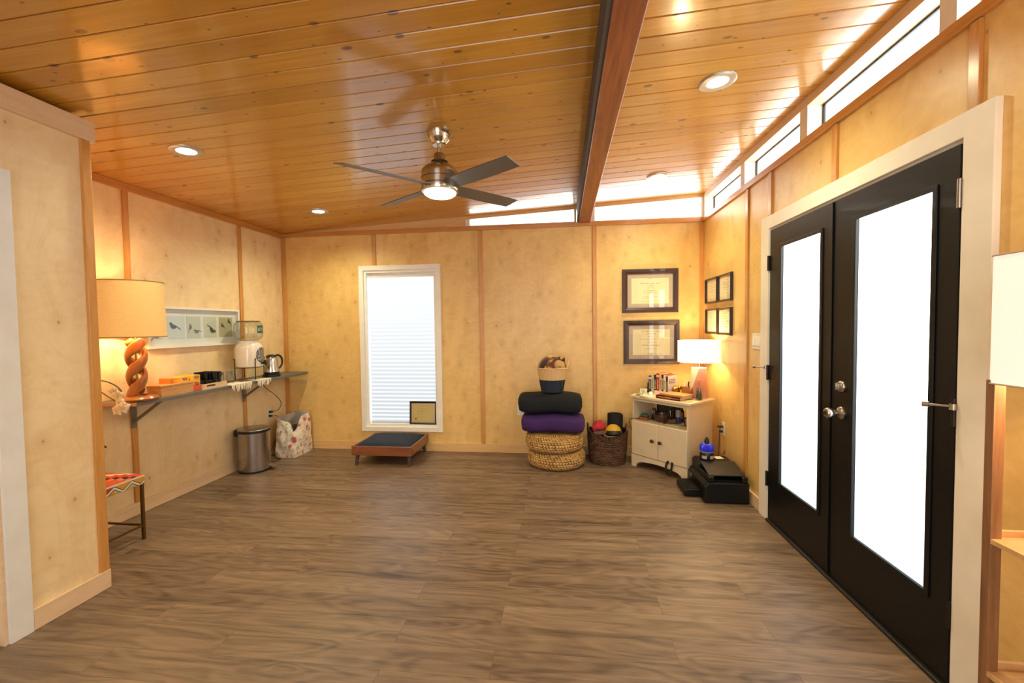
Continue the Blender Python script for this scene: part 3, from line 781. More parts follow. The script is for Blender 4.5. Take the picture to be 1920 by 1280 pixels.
# tray of black cups
t = thing('serving_tray', 'low pale wooden tray filled with small black cups', 'tray', (-3.05, 3.31, ZS))
M_TRAY = wood('pale_tray', '#e3c39a', '#d1a97a', 'y', 1, .5, .1)
bx((-.11, -.125, 0), (.11, .125, .008)).obj('tray_floor', M_TRAY, t)
b = B().wall([-.125, -.09, .0, .125], [.008, .02, .034, .045], [(-.09, 0, .02, .034)], .1, .11, 'yz')
b.box((-.11, -.125, .008), (-.1, .125, .045)); b.box((-.1, .115, .008), (.1, .125, .045)); b.box((-.1, -.125, .008), (.1, -.115, .045))
b.obj('tray_rim', M_TRAY, t, smooth=False)
bx((.096, -.09, .019), (.0995, 0, .035)).obj('hand_slot', M_BLACK, t)
cup = None
for r in range(4):
    for k in range(5):
        x = -3.05 - .069 + r*.042 + (.004 if k % 2 else -.004); y = 3.31 - .084 + k*.044
        z = ZS+.0085
        if cup is None:
            cup = thing('black_cup', 'small black cup massed with others in the tray on the shelf', 'cup', (x, y, z), .4, 'small black cups in the tray')
            B().lathe([(.0001, .0), (.017, 0), (.0195, .02), (.0205, .060), (.0196, .0605), (.018, .02), (.0001, .006)], 18).obj('cup_body', plain('#0b0a0a', .32), cup)
            B().tube([(.0185, 0, .05), (.029, 0, .048), (.03, 0, .03), (.0185, 0, .02)], .003, 6).obj('cup_handle', M_BLACKG, cup)
        else: dup(cup, (x, y, z), random.uniform(0, 6))
# second, stacked layer shows above the first
for (r, k) in ((0, 2), (1, 1), (1, 3), (2, 4), (0, 4), (2, 2), (3, 3), (1, 4), (0, 3), (3, 4), (2, 3), (1, 2)):
    dup(cup, (-3.05-.069+r*.042, 3.31-.084+k*.044, ZS+.0085+.0612), random.uniform(0, 6))

# fringed cloth
M_CLOTH = plain('#eadfcb', .9, 0, 0, .4, 120)
def fringe_cloth(label, yc, ya, yb_, seed):
    t = thing('fringed_cloth', label, 'cloth', (-2.99, yc, ZS), 0, 'fringed cream cloths on the shelf')
    L = yb_-ya
    B().grid(lambda u, v: Vector((-.06+.147*u, ya-yc+L*v, .0035+.0025*math.sin(v*23+u*5)+.002*math.sin(u*17))), 8, 24).obj('cloth', M_CLOTH, t)
    rnd = random.Random(seed); b = B(); n = int(L/.0125)
    for i in range(n):
        y = ya-yc+(i+.5)*L/n; dr = rnd.uniform(.022, .065); sw = rnd.uniform(-.012, .012)
        b.tube([(.08, y, .006), (.0885, y+sw*.2, .003), (.0905, y+sw*.6, -dr*.5), (.090, y+sw, -dr)], [.0055, .0058, .005, .0035], 6)
    b.obj('fringe', M_CLOTH, t)
    return t
fringe_cloth('cream fringed cloth hanging over the shelf edge between tray and crock', 3.55, 3.44, 3.69, 3)
fringe_cloth('cream fringed cloth hanging over the shelf edge below the kettle', 3.86, 3.76, 3.955, 5)

# tumblers
def clear_glass():
    n = NT('tumbler_glass'); t_ = n.n('ShaderNodeBsdfTransparent'); t_.inputs[0].default_value = (.88, .9, .88, 1)
    g = n.n('ShaderNodeBsdfGlossy'); g.inputs['Roughness'].default_value = .05
    lw = n.n('ShaderNodeLayerWeight'); lw.inputs[0].default_value = .35
    f = n.math('MULTIPLY_ADD', lw.outputs['Facing'], .55, .05)
    mx = n.n('ShaderNodeMixShader'); n.l(f, mx.inputs[0]); n.l(t_.outputs[0], mx.inputs[1]); n.l(g.outputs[0], mx.inputs[2]); n.l(mx.outputs[0], n.out.inputs[0]); return n.m
M_CLEAR = clear_glass()
def tumbler(label, x, y):
    o = B().lathe([(.0001, .004), (.028, .002), (.034, .012), (.038, .105), (.036, .105), (.031, .014), (.0001, .012)], 24, cap=False).obj('drinking_glass', M_CLEAR, None, loc=(x, y, ZS))
    return tag(o, label, 'glass', 'drinking glasses on the shelf')
tumbler('clear drinking glass behind the fringed cloth, nearer the tray', -3.125, 3.56); tumbler('clear drinking glass right beside the crock stand', -3.10, 3.66)

# water dispenser: jug, crock and stand are one stack of separate things
dx, dy = -3.04, 3.84
st = thing('crock_stand', 'low black wire stand carrying the white crock', 'stand', (dx, dy, ZS))
b = B().tube([(.095*math.cos(2*PI*i/32), .095*math.sin(2*PI*i/32), .125) for i in range(32)], .004, 8, closed=True); b.obj('ring', M_BLACK, st)
for k in range(4):
    a = PI/4+k*PI/2+.25; c_, s_ = math.cos(a), math.sin(a)
    B().tube([(.128*c_, .128*s_, .0115), (.13*c_, .13*s_, .11), (.13*c_, .13*s_, .205), (.136*c_, .136*s_, .215), (.142*c_, .142*s_, .205)], .004, 8).obj('leg', M_BLACK, st)
    B().cyl((.095*c_, .095*s_, .125), (.13*c_, .13*s_, .125), .003, seg=6).obj('strut', M_BLACK, st)
cr = thing('water_crock', 'white ceramic water crock with a black and white medallion and tap', 'crock', (dx, dy, ZS+.129))
M_CER = plain('#e8dccb', .18, 0, .5)
B().lathe([(.0001, 0), (.112, 0), (.119, .006), (.122, .05), (.124, .14), (.122, .185), (.112, .212), (.094, .228), (.088, .246), (.09, .256), (.084, .256), (.08, .235), (.0001, .23)], 48).obj('crock_body', M_CER, cr)
def medallion():
    n = NT('blue_black_medallion'); co = n.coord('UV')
    v = n.n('ShaderNodeTexVoronoi', voronoi_dimensions='2D', feature='DISTANCE_TO_EDGE'); v.inputs['Scale'].default_value = 8; n.l(n.mapping(co, (1, .7, 1)), v.inputs['Vector'])
    n.set(col=n.ramp(n.math('MULTIPLY', v.outputs['Distance'], 5.0), [(.25, '#e8e2da'), (.36, '#26282e')]), rough=.2, coat=.5); return n.m
b = B()
b.grid(lambda u, v: Vector((.1247*math.cos(.12+(v*.56)*math.cos(2*PI*u)), .1247*math.sin(.12+(v*.56)*math.cos(2*PI*u)), .115+.075*v*math.sin(2*PI*u))), 30, 6, closed_u=True)
b.obj('medallion', medallion(), cr)
a0 = .12; c_, s_ = math.cos(a0), math.sin(a0)
b = B().cyl((.12*c_, .12*s_, .035), (.165*c_, .165*s_, .035), .011, seg=14); b.cyl((.158*c_, .158*s_, .04), (.16*c_, .16*s_, .012), .009, seg=12); b.box((.15*c_-.006, .15*s_-.012, .044), (.15*c_+.006, .15*s_+.012, .062))
b.obj('tap', M_BLACK, cr)
jg = thing('water_jug', 'empty clear glass water jug upturned on the crock', 'jug', (dx, dy, ZS+.386))
B().lathe([(.05, -.012), (.05, 0), (.08, .004), (.108, .016), (.123, .04), (.126, .075), (.126, .13), (.12, .16), (.104, .178), (.075, .186), (.0001, .186)], 48, cap=False).obj('jug_glass', M_CLEAR, jg)
B().lathe([(.1, .1805), (.106, .184), (.1, .19), (.0001, .19)], 40, cap=False).obj('thick_base', plain('#6f5f44', .2, 0, .6), jg)
b = B(); b.grid(lambda u, v: Vector((.1268*math.cos(.02-.30+u*.62), .1268*math.sin(.02-.30+u*.62), .07+v*.075)), 10, 1)
lb = b.obj('sticker', plain('#1f5a38', .5), jg)
b = B()
for (u0, w_, v0, h) in ((.08, .05, .3, .4), (.2, .03, .3, .4), (.26, .06, .62, .1), (.36, .04, .3, .4), (.46, .06, .55, .12), (.46, .06, .3, .12), (.12, .06, .3, .1)):
    b.grid(lambda u, v: Vector((.1273*math.cos(-.28+(u0+u*w_)), .1273*math.sin(-.28+(u0+u*w_)), .07+(v0+v*h)*.075)), 2, 1)
b.obj('sticker_lettering', plain('#cfd8cf', .5), lb)

# kettle
kt = thing('electric_kettle', 'steel electric kettle with black handle and base at the shelf end', 'kettle', (-3.03, 4.14, ZS))
B().lathe([(.0001, 0), (.078, 0), (.084, .006), (.084, .022), (.07, .028), (.0001, .028)], 36).obj('power_base', M_BLACK, kt)
B().lathe([(.0001, .0285), (.073, .0285), (.075, .035), (.073, .05)], 36, cap=False).obj('bottom_band', M_BLACK, kt)
B().lathe([(.073, .05), (.07, .08), (.06, .15), (.054, .19), (.05, .2)], 36, cap=False).obj('kettle_body', plain('#c9c6c0', .18, 1, var=.02), kt)
B().lathe([(.05, .199), (.051, .206), (.042, .22), (.02, .228), (.0001, .229)], 32, cap=False).obj('lid', M_BLACK, kt)
hd = Matrix.Rotation(math.radians(62), 4, 'Z')
b = B().tube([hd @ Vector(p) for p in ((.04, 0, .215), (.075, 0, .222), (.108, 0, .2), (.117, 0, .15), (.106, 0, .1), (.07, 0, .07))], [.012, .014, .014, .012, .012, .01], 10, flat=.8)
b.obj('handle', M_BLACK, kt, sub=1)
B().prism([(-.012, .17), (-.012, .2), (.012, .2), (.012, .17)], .05, .066, 'x', Matrix.Rotation(math.radians(242), 4, 'Z')).obj('spout', plain('#bab6ae', .2, 1), kt)
# cords
def smooth_path(pts, n=8):
    pts = [Vector(p) for p in pts]; out = []
    P = [pts[0]*2-pts[1]] + pts + [pts[-1]*2-pts[-2]]
    for i in range(1, len(P)-2):
        for k in range(n):
            t_ = k/n; a, b_, c__, d = P[i-1], P[i], P[i+1], P[i+2]
            out.append(.5*((2*b_)+(c__-a)*t_+(2*a-5*b_+4*c__-d)*t_*t_+(3*b_-a-3*c__+d)*t_**3))
    return out + [pts[-1]]
def cord(name, label, pts, r=.0035, plug=None, plug_end=None):
    t = thing(name, label, 'power cord', (0, 0, 0))
    B().tube(smooth_path(pts), r, 8).obj('cable', M_BLACK, t)
    if plug: B().cyl(plug[0], plug[1], .013, .009, 12).obj('plug', M_BLACK, t)
    if plug_end: B().cyl(plug_end[0], plug_end[1], .011, .009, 12).obj('plug', M_BLACK, t)
    return t
ox = XL+.009
cord('kettle_cable', 'thin black cord looping from the kettle down to the upper socket', [(-3.10, 4.14, ZS-.029), (-3.14, 4.13, .86), (-3.16, 4.2, .78), (-3.15, 4.36, .66), (-3.14, 4.43, .57), (-3.15, 4.40, .50), (-3.18, 4.345, .484)], .0035, ((ox, 4.328, .484), (ox+.035, 4.338, .484)))
cord('power_cable', 'black cord dropping from the lower socket to the floor behind the floral bag', [(-3.18, 4.33, .44), (-3.155, 4.39, .42), (-3.15, 4.42, .3), (-3.155, 4.30, .12), (-3.13, 4.18, .012), (-3.04, 4.12, .006), (-3.0, 4.2, .005), (-3.08, 4.23, .005)], .0035, ((ox, 4.328, .44), (ox+.03, 4.33, .44)))

# ------------------------------------------------------------------ orchid on the stool
def kilim(side):
    n = NT('kilim_' + ('side' if side else 'top')); co = n.coord(); sx = n.n('ShaderNodeSeparateXYZ'); n.l(co, sx.inputs[0])
    if side:
        z = n.math('DIVIDE', n.math('SUBTRACT', sx.outputs[2], .372), .06); y = n.math('MULTIPLY', n.math('ADD', sx.outputs[1], sx.outputs[0]), 9.0)
        tri = n.math('ABSOLUTE', n.math('SUBTRACT', n.math('MULTIPLY', n.math('FRACT', y), 2), 1.0))
        d = n.math('ABSOLUTE', n.math('SUBTRACT', n.math('MULTIPLY_ADD', z, 1.5, -.05), tri))
        above = n.math('GREATER_THAN', n.math('MULTIPLY_ADD', z, 1.5, -.05), tri)
        pick = n.math('GREATER_THAN', n.math('FRACT', n.math('MULTIPLY', y, .25)), .5)
        base = n.mix(above, n.mix(pick, '#c58a2c', '#b8ad6a'), n.mix(pick, '#b93a2e', '#c9972f'))
        c = n.mix(n.math('LESS_THAN', d, .30), base, '#3a2b26'); c = n.mix(n.math('LESS_THAN', d, .17), c, '#ded6cf')
        c = n.mix(n.math('GREATER_THAN', z, .86), c, '#e2d3c5')
    else:
        x = n.math('MULTIPLY', sx.outputs[0], 3.6); y = n.math('MULTIPLY', sx.outputs[1], 2.6)
        st_ = n.math('DIVIDE', n.math('FLOOR', n.math('MULTIPLY', n.math('ABSOLUTE', n.math('SUBTRACT', n.math('FRACT', y), .5)), 12)), 12)
        f = n.math('FRACT', n.math('ADD', x, n.math('MULTIPLY', st_, 1.3)))
        c = n.ramp(f, [(0, '#b94b28'), (.3, '#b94b28'), (.31, '#e0a74c'), (.45, '#e0a74c'), (.46, '#e8dcc4'), (.52, '#e8dcc4'), (.53, '#c23b2c'), (.78, '#c23b2c'), (.79, '#2b2422'), (.9, '#2b2422'), (.91, '#c9663a'), (1, '#c9663a')])
        n.t.nodes[-1].color_ramp.interpolation = 'CONSTANT' if hasattr(n.t.nodes[-1], 'color_ramp') else None
    n.set(col=c, rough=.9); n.bump(n.noise(n.mapping(co, (150, 150, 150)), 1, 1), .3, .002); return n.m
t = thing('upholstered_stool', 'stool with red and mustard kilim cushion and thin brass legs behind the closet', 'stool', (-2.99, 2.305, 0))
hx, hy = .205, .215
b = B(); b.grid(lambda u, v: Vector((-hx+2*hx*u, -hy+2*hy*v, .436+.026*(1-(2*u-1)**4)*(1-(2*v-1)**4))), 12, 12); b.obj('cushion_top', kilim(False), t)
b = B().box((-hx, -hy, .372), (hx, hy, .4365)); b.obj('cushion_side', kilim(True), t, bevel=.006)
M_BRASS = plain('#7d6138', .35, .85)
for sx_ in (-1, 1):
    for sy_ in (-1, 1): B().box((sx_*(hx-.012)-.008, sy_*(hy-.012)-.008, 0), (sx_*(hx-.012)+.008, sy_*(hy-.012)+.008, .3715)).obj('leg', M_BRASS, t)
b = B()
for s in (-1, 1):
    b.box((s*(hx-.012)-.006, -hy+.02, .09), (s*(hx-.012)+.006, hy-.02, .102)); b.box((-hx+.02, s*(hy-.012)-.006, .09), (hx-.02, s*(hy-.012)+.006, .102))
b.obj('stretcher', M_BRASS, t)
oz = .463
t = thing('potted_orchid', 'white orchid on arching stems leaning out past the closet edge', 'plant', (-2.99, 2.215, oz))
B().lathe([(.0001, 0), (.045, 0), (.06, .1), (.062, .11), (.056, .11), (.05, .095), (.0001, .09)], 28).obj('pot', M_WHITEW, t)
M_LEAF = plain('#47662f', .4, 0, .2)
for a, ln, dz in ((.55, .19, .12), (2.6, .16, .06), (4.4, .17, .08), (5.5, .12, .1)):
    b = B()
    def lf(u, v):
        r = .01+ln*u; w_ = .032*math.sin(PI*min(1, u*.96+.04))**.7*(v*2-1)
        return Vector((r*math.cos(a)-w_*math.sin(a), r*math.sin(a)+w_*math.cos(a), .095+dz*math.sin(u*2.0)+.012*abs(v*2-1)))
    b.grid(lf, 10, 4); b.obj('leaf', M_LEAF, t)
O = Vector((-2.99, 2.215, oz))
M_STEM = plain('#4d4a22', .5)
s1 = smooth_path([Vector(p)-O for p in ((-2.99, 2.215, .56), (-3.0, 2.23, .9), (-2.95, 2.31, 1.085), (-2.87, 2.345, 1.085), (-2.80, 2.352, 1.065), (-2.745, 2.352, 1.03), (-2.73, 2.352, .99))])
s2 = smooth_path([Vector(p)-O for p in ((-2.985, 2.22, .56), (-3.01, 2.24, .85), (-2.96, 2.31, 1.035), (-2.90, 2.345, 1.025), (-2.83, 2.35, .985), (-2.77, 2.352, .95), (-2.735, 2.352, .915))])
B().tube(s1, .0038, 8).obj('flower_stem', M_STEM, t); B().tube(s2, .0038, 8).obj('flower_stem', M_STEM, t)
M_PET = plain('#f2e3d6', .6, 0, 0, var=.03)
def flower(p, rx, rz, s):
    M = Matrix.Translation(Vector(p)-O) @ Matrix.Rotation(rz, 4, 'Z') @ Matrix.Rotation(rx, 4, 'X') @ Matrix.Scale(s, 4)
    b = B()
    for k in range(5):
        a = PI/2+k*2*PI/5; w0 = .62 if k in (0, 2, 3) else 1.0
        def pt(u, v):
            r = .003+.036*u; w_ = .021*w0*math.sin(PI*min(1, u*.93+.07))*(2*v-1)
            q = Vector((r*math.cos(a)-w_*math.sin(a), -.006*math.sin(u*PI)+.006*(2*v-1)**2, r*math.sin(a)+w_*math.cos(a)))
            return M @ q
        b.grid(pt, 6, 4)
    o = b.obj('flower', M_PET, t)
    B().ball(M @ Vector((0, -.006, -.002)), .006*s, 10, 8).obj('lip', plain('#e4b96a', .5), o)
for p, rx, rz, s in (((-2.775, 2.34, 1.02), .5, .7, .75), ((-2.745, 2.335, .995), .1, .3, .9), ((-2.735, 2.335, .955), -.2, -.1, .9), ((-2.715, 2.33, .915), .1, .4, 1.05), ((-2.745, 2.33, .905), -.2, .1, 1.0), ((-2.70, 2.335, .925), .2, .6, .8), ((-2.73, 2.34, .94), .3, .2, .8)):
    flower(p, rx, rz, s)

# ------------------------------------------------------------------ pedal bin and bag
def brushed():
    n = NT('brushed_steel'); co = n.coord()
    f = n.noise(n.mapping(co, (3, 3, 160)), 1.5, 3)
    n.set(col=n.ramp(f, [(.3, '#a9a49d'), (.7, '#b8b3ab')]), metal=1, rough=.27)
    n.b.inputs['Anisotropic'].default_value = .75
    tg = n.n('ShaderNodeTangent', direction_type='RADIAL', axis='Z'); n.l(tg.outputs[0], n.b.inputs['Tangent']); return n.m
pb = thing('pedal_bin', 'round brushed steel pedal bin against the alcove wall', 'trash can', (-3.045, 3.875, 0), math.radians(12))
B().lathe([(.0001, 0), (.14, 0), (.143, .006), (.143, .018), (.0001, .018)], 48).obj('base_ring', M_BLACK, pb)
B().lathe([(.1385, .018), (.1385, .385)], 64, cap=False).obj('bin_body', brushed(), pb)
B().lathe([(.14, .385), (.145, .389), (.145, .408), (.138, .412)], 48, cap=False).obj('lid_band', M_BLACK, pb)
B().lathe([(.142, .411), (.139, .418), (.12, .424), (.06, .429), (.0001, .43)], 48, cap=False).obj('lid', plain('#a9a39a', .32, 1, var=.03), pb)
bx((-.165, -.05, .345), (-.13, .05, .412)).obj('hinge_housing', M_BLACK, pb, bevel=.008)
b = bx((.13, -.022, .0), (.175, .022, .008)); b.obj('foot_plate', M_BLACK, pb, bevel=.003)
B().prism([(.135, .048), (.17, .036), (.2, .034), (.2, .04), (.17, .043), (.135, .056)], -.026, .026, 'y').obj('pedal', plain('#c2bdb5', .25, 1), pb, bevel=.002)

def floral():
    n = NT('floral_cotton'); co = n.coord()
    def spots(scale, off, thr, soft):
        v = n.n('ShaderNodeTexVoronoi', voronoi_dimensions='3D'); v.inputs['Scale'].default_value = scale
        ww = n.n('ShaderNodeVectorMath', operation='ADD'); nz = n.n('ShaderNodeTexNoise'); nz.inputs['Scale'].default_value = 30; n.l(co, nz.inputs['Vector'])
        sc_ = n.n('ShaderNodeVectorMath', operation='SCALE'); sc_.inputs[3].default_value = .045; n.l(nz.outputs['Color'], sc_.inputs[0])
        n.l(n.mapping(co, (1, 1, 1), off), ww.inputs[0]); n.l(sc_.outputs[0], ww.inputs[1]); n.l(ww.outputs[0], v.inputs['Vector'])
        return n.math('MULTIPLY', n.math('SUBTRACT', thr, v.outputs['Distance']), soft, clamp=True), v
    red, v1 = spots(9, (0, 0, 0), .3, 9); pink, _ = spots(13, (.4, .2, .1), .33, 6); grn, _ = spots(17, (.7, .1, .9), .36, 8)
    vine = n.noise(n.mapping(co, (1, 1, 1), (2, 0, 0)), 16, 2, .5, 2.0)
    vl = n.math('SUBTRACT', 1.0, n.math('MULTIPLY', n.math('ABSOLUTE', n.math('SUBTRACT', vine, .5)), 22.0), clamp=True)
    c = n.mix(n.math('MULTIPLY', vl, .6), '#efe2cf', '#9a8a6d')
    c = n.mix(n.math('MULTIPLY', grn, .55), c, '#8b8577'); c = n.mix(n.math('MULTIPLY', pink, .7), c, '#d9a08c')
    c = n.mix(n.math('MULTIPLY', red, .9), c, '#c2493a')
    n.set(col=c, rough=.85); return n.m
t = thing('fabric_bag', 'open cream fabric bag with red floral print slumped in the alcove corner', 'bag', (-2.99, 4.44, 0))
def bag_pt(u, v, off=0):
    # footprint: rounded quad, walls pinch and sag toward the top
    cs = [(-.125, -.165), (.10, -.185), (.125, .13), (-.10, .165)]
    k = u*4; i = int(k) % 4; f = k-int(k)
    a, c2 = Vector(cs[i]), Vector(cs[(i+1) % 4]); p = a.lerp(c2, f)
    bul = math.sin(PI*f)
    nrm = Vector((c2.y-a.y, -(c2.x-a.x))).normalized()
    p = p + nrm*(.016*bul*math.sin(PI*min(1, v*1.05)) - .028*bul*v*v*(1 if i in (0, 2) else .4))
    p = p*(1-.13*v) + Vector((.0, .0))
    h = .435 + (.02 if i in (2,) else 0)
    dip = .15*math.exp(-((u-.27)/.075)**2) + .05*math.exp(-((u-.12)/.10)**2)
    z = v*(h-dip*v*v)
    wr = .008*math.sin(9*u*2*PI+v*7)*v*(1-v)*2 + .006*math.sin(23*u+13*v)
    p = p + nrm*wr - nrm*off
    return Vector((p.x, p.y, z))
B().grid(lambda u, v: bag_pt(u, v), 64, 20, closed_u=True).obj('bag_shell', floral(), t)
B().grid(lambda u, v: bag_pt(u, .03+.965*v, .005), 64, 14, closed_u=True).obj('bag_lining', plain('#b9b0a4', .8), t)
B().grid(lambda u, v: bag_pt(u, .03, 0)*(.001+.99*v)+Vector((0, 0, .012)), 32, 2, closed_u=True).obj('bag_bottom', plain('#8a8278', .9), t)
tag(B().prism([(-.09, .01), (.09, .01), (.08, .30), (-.08, .33)], -.012, .012, 'x', Matrix.Rotation(.15, 4, 'Y')).obj('folded_paper', plain('#877c70', .8), None, loc=(-3.04, 4.46, .014)), 'grey brown paper folder standing inside the floral bag', 'paper')

# ------------------------------------------------------------------ low bench under the window
M_CHERRY = wood('cherry_frame', '#8a5030', '#693a20', 'x', 1, .35, .4)
t = thing('meditation_bench', 'low cherry wood bench with dark blue cushion under the window', 'bench', (-1.82, 4.345, 0))
w_, d_ = .315, .272
b = B()
b.box((-w_, -d_, .105), (w_, -d_+.022, .198)); b.box((-w_, d_-.022, .105), (w_, d_, .198)); b.box((-w_, -d_+.022, .105), (-w_+.022, d_-.022, .198)); b.box((w_-.022, -d_+.022, .105), (w_, d_-.022, .198)); b.box((-w_+.022, -d_+.022, .12), (w_-.022, d_-.022, .14))
b.obj('bench_frame', M_CHERRY, t, smooth=False, bevel=.003)
b = B(); b.grid(lambda u, v: Vector(((-w_+.028+2*(w_-.028)*u), (-d_+.028+2*(d_-.028)*v), .196+.03*(max(0, 1-abs(2*u-1)**6)*max(0, 1-abs(2*v-1)**6))**.6)), 24, 24)
b.obj('cushion', plain('#172436', .85, 0, 0, .3, 400), t)
for sx_ in (-1, 1):
    for sy_ in (-1, 1):
        x, y = sx_*(w_-.045), sy_*(d_-.045)
        B().cyl((x, y, .1055), (x+sx_*.012, y+sy_*.012, 0), .021, .013, 16).obj('leg', plain('#4a4038', .5), t)

# ------------------------------------------------------------------ pouf stack
def seagrass(name, nu, nv, light_, mid, dark, slant=.5):
    n = NT(name); co = n.coord('UV'); sx = n.n('ShaderNodeSeparateXYZ'); n.l(co, sx.inputs[0])
    v = n.math('MULTIPLY', sx.outputs[1], float(nv)); row = n.math('FLOOR', v); fv = n.math('SUBTRACT', n.math('FRACT', v), .5)
    tri = n.math('ABSOLUTE', fv)
    u = n.math('ADD', n.math('MULTIPLY', sx.outputs[0], float(nu)), n.math('MULTIPLY', tri, slant*2))
    u = n.math('ADD', u, n.math('MULTIPLY', row, .27))
    s = n.math('MULTIPLY_ADD', n.math('SINE', n.math('MULTIPLY', u, 2*PI)), .5, .5)
    wn = n.n('ShaderNodeTexWhiteNoise', noise_dimensions='2D'); cm = n.n('ShaderNodeCombineXYZ'); n.l(n.math('FLOOR', u), cm.inputs[0]); n.l(row, cm.inputs[1]); n.l(cm.outputs[0], wn.inputs['Vector'])
    groove = n.math('SUBTRACT', 1.0, n.math('MULTIPLY', n.math('SUBTRACT', .5, tri), 7.0), clamp=True)
    h = n.math('MULTIPLY', s, n.math('SUBTRACT', 1.0, groove))
    f = n.math('ADD', n.math('MULTIPLY', h, .65), n.math('MULTIPLY', wn.outputs['Value'], .35))
    n.set(col=n.ramp(f, [(.08, dark), (.4, mid), (.85, light_)]), rough=.7, spec=.3)
    n.bump(h, .9, .006); return n.m
M_SEA = seagrass('seagrass_braid', 60, 13, '#dcb679', '#bd9052', '#6d4520')
def pouf_prof(r, h):
    pr = []; n = 78
    for i in range(n+1):
        a = -PI/2 + PI*i/n
        rad = r-.075 + .075*abs(math.cos(a))**.72
        if i < 6 or i > n-6: rad = (r-.075)*min(i, n-i)/6 + .0001 + (.075*abs(math.cos(a))**.72 if i not in (0, n) else 0)
        z = h/2 + h/2*math.copysign(abs(math.sin(a))**.8, a)
        sc_ = .004*abs(math.sin(13*PI*i/n)) if 5 < i < n-5 else 0
        pr.append((max(.0001, rad+sc_-.004), z))
    return pr
p1 = B().lathe(pouf_prof(.292, .163), 72).obj('seagrass_pouf', M_SEA, None, loc=(-.072, 4.322, 0))
tag(p1, 'round braided seagrass pouf on the floor, bottom of the stack', 'pouf', 'braided seagrass poufs')
p2 = p1.copy(); C.objects.link(p2); p2.location = (-.092, 4.318, .1632); p2.rotation_euler = (0, 0, 1.1); p2['label'] = 'round braided seagrass pouf directly under the purple bolster'
def bolster(name, label, L, D, H, col, loc, rz):
    def pt(u, v):
        a = 2*PI*u; t_ = 2*v-1
        e = (1-abs(t_)**7)**.30 if abs(t_) < 1 else 0
        e = max(e, .0)
        cy, sz = math.cos(a), math.sin(a)
        pw = .62
        y = D/2*math.copysign(abs(cy)**pw, cy)*(.35+.65*e if abs(t_) < 1 else .35)
        z = H/2 + H/2*math.copysign(abs(sz)**pw, sz)*(.35+.65*e if abs(t_) < 1 else .35) + .008*math.sin(t_*4+1)
        return Vector((L/2*t_, y, z))
    t = thing(name, label, 'bolster', loc, rz, None)
    b = B(); b.grid(pt, 40, 36, closed_u=True)
    for lp in (0, 1):
        pass
    b.obj('cover', plain(col, .9, 0, 0, .35, 300, .12), t)
    for s in (-1, 1):
        b = B(); b.grid(lambda u, v: Vector((s*L/2, D/2*.35*v*math.copysign(abs(math.cos(2*PI*u))**.62, math.cos(2*PI*u)), H/2+H/2*.35*v*math.copysign(abs(math.sin(2*PI*u))**.62, math.sin(2*PI*u))+.008*math.sin(s*4+1))), 40, 3, closed_u=True)
        b.obj('end_panel', plain(col, .9, 0, 0, .35, 300, .12), t)
    b = B().tube([(L/2*(-.93+1.86*i/20), -D/2-.001, H*.5-.012+.008*math.sin((-.93+1.86*i/20)*4+1)) for i in range(21)], .0028, 6)
    b.obj('seam_piping', plain(col, .8), t)
    return t
bolster('bolster', 'purple rectangular yoga bolster lying on the seagrass poufs', .635, .34, .180, '#3c1e5c', (-.102, 4.32, .336), math.radians(-3))
bolster('bolster', 'near black navy yoga bolster on top of the purple one', .64, .34, .195, '#0f1017', (-.130, 4.325, .528), math.radians(-2))
# two-tone basket with a fur toy
def knit(light_, dark_):
    n = NT('two_tone_knit'); co = n.coord('UV'); sx = n.n('ShaderNodeSeparateXYZ'); n.l(co, sx.inputs[0])
    u = n.math('MULTIPLY_ADD', n.math('SINE', n.math('MULTIPLY', sx.outputs[0], 2*PI*64)), .5, .5)
    v = n.math('MULTIPLY_ADD', n.math('SINE', n.math('MULTIPLY', sx.outputs[1], 2*PI*34)), .5, .5)
    h = n.math('MULTIPLY', u, n.math('MULTIPLY_ADD', v, .5, .5))
    up = n.math('GREATER_THAN', sx.outputs[1], .52)
    c = n.mix(up, n.ramp(h, [(0, '#101a26'), (1, '#25384a')]), n.ramp(h, [(0, '#c79c66'), (1, '#e9c797')]))
    n.set(col=c, rough=.8); n.bump(h, .5, .003); return n.m
t = thing('rope_basket', 'two-tone cream and navy rope basket on the navy bolster', 'basket', (-.107, 4.29, .738))
n_ = 24
b = B().lathe([(.108+.040*(i/n_)**.8, .235*i/n_) for i in range(n_+1)], 64, cap=False); b.obj('basket_wall', knit(0, 0), t)
B().lathe([(.0001, 0), (.108, 0), (.107, .006), (.0001, .006)], 48).obj('basket_floor', plain('#1a2632', .8), t)
B().tube([(.148*math.cos(2*PI*i/48), .148*math.sin(2*PI*i/48), .236) for i in range(48)], .006, 8, closed=True).obj('rim', plain('#e3bf8a', .8), t)
for s in (-1, 1):
    B().tube(smooth_path([(s*.146, -.035, .225), (s*.156, -.03, .27), (s*.162, 0, .298), (s*.158, .03, .27), (s*.146, .035, .225)]), .0065, 8).obj('handle', plain('#e3bf8a', .8), t)
def fur():
    n = NT('tortoiseshell_fur'); co = n.coord()
    f = n.noise(n.mapping(co, (1, 1, 1.2), (.23, .1, .05)), 9, 2, .5, .5); h = n.noise(n.mapping(co, (90, 90, 25)), 1.5, 3)
    c = n.ramp(n.math('ADD', f, n.math('MULTIPLY_ADD', h, .16, -.08)), [(.4, '#3a2012'), (.47, '#6a3c1c'), (.52, '#c79a55'), (.66, '#dfbd7c')])
    n.set(col=c, rough=.9, sheen=.4); n.bump(h, .6, .006); return n.m
t = thing('cat_toy', 'curled tan and brown furry cat figure lying in the rope basket', 'soft toy', (-.107, 4.29, .912))
t.scale = (1.22, 1.1, 1.25)
M_FUR = fur()
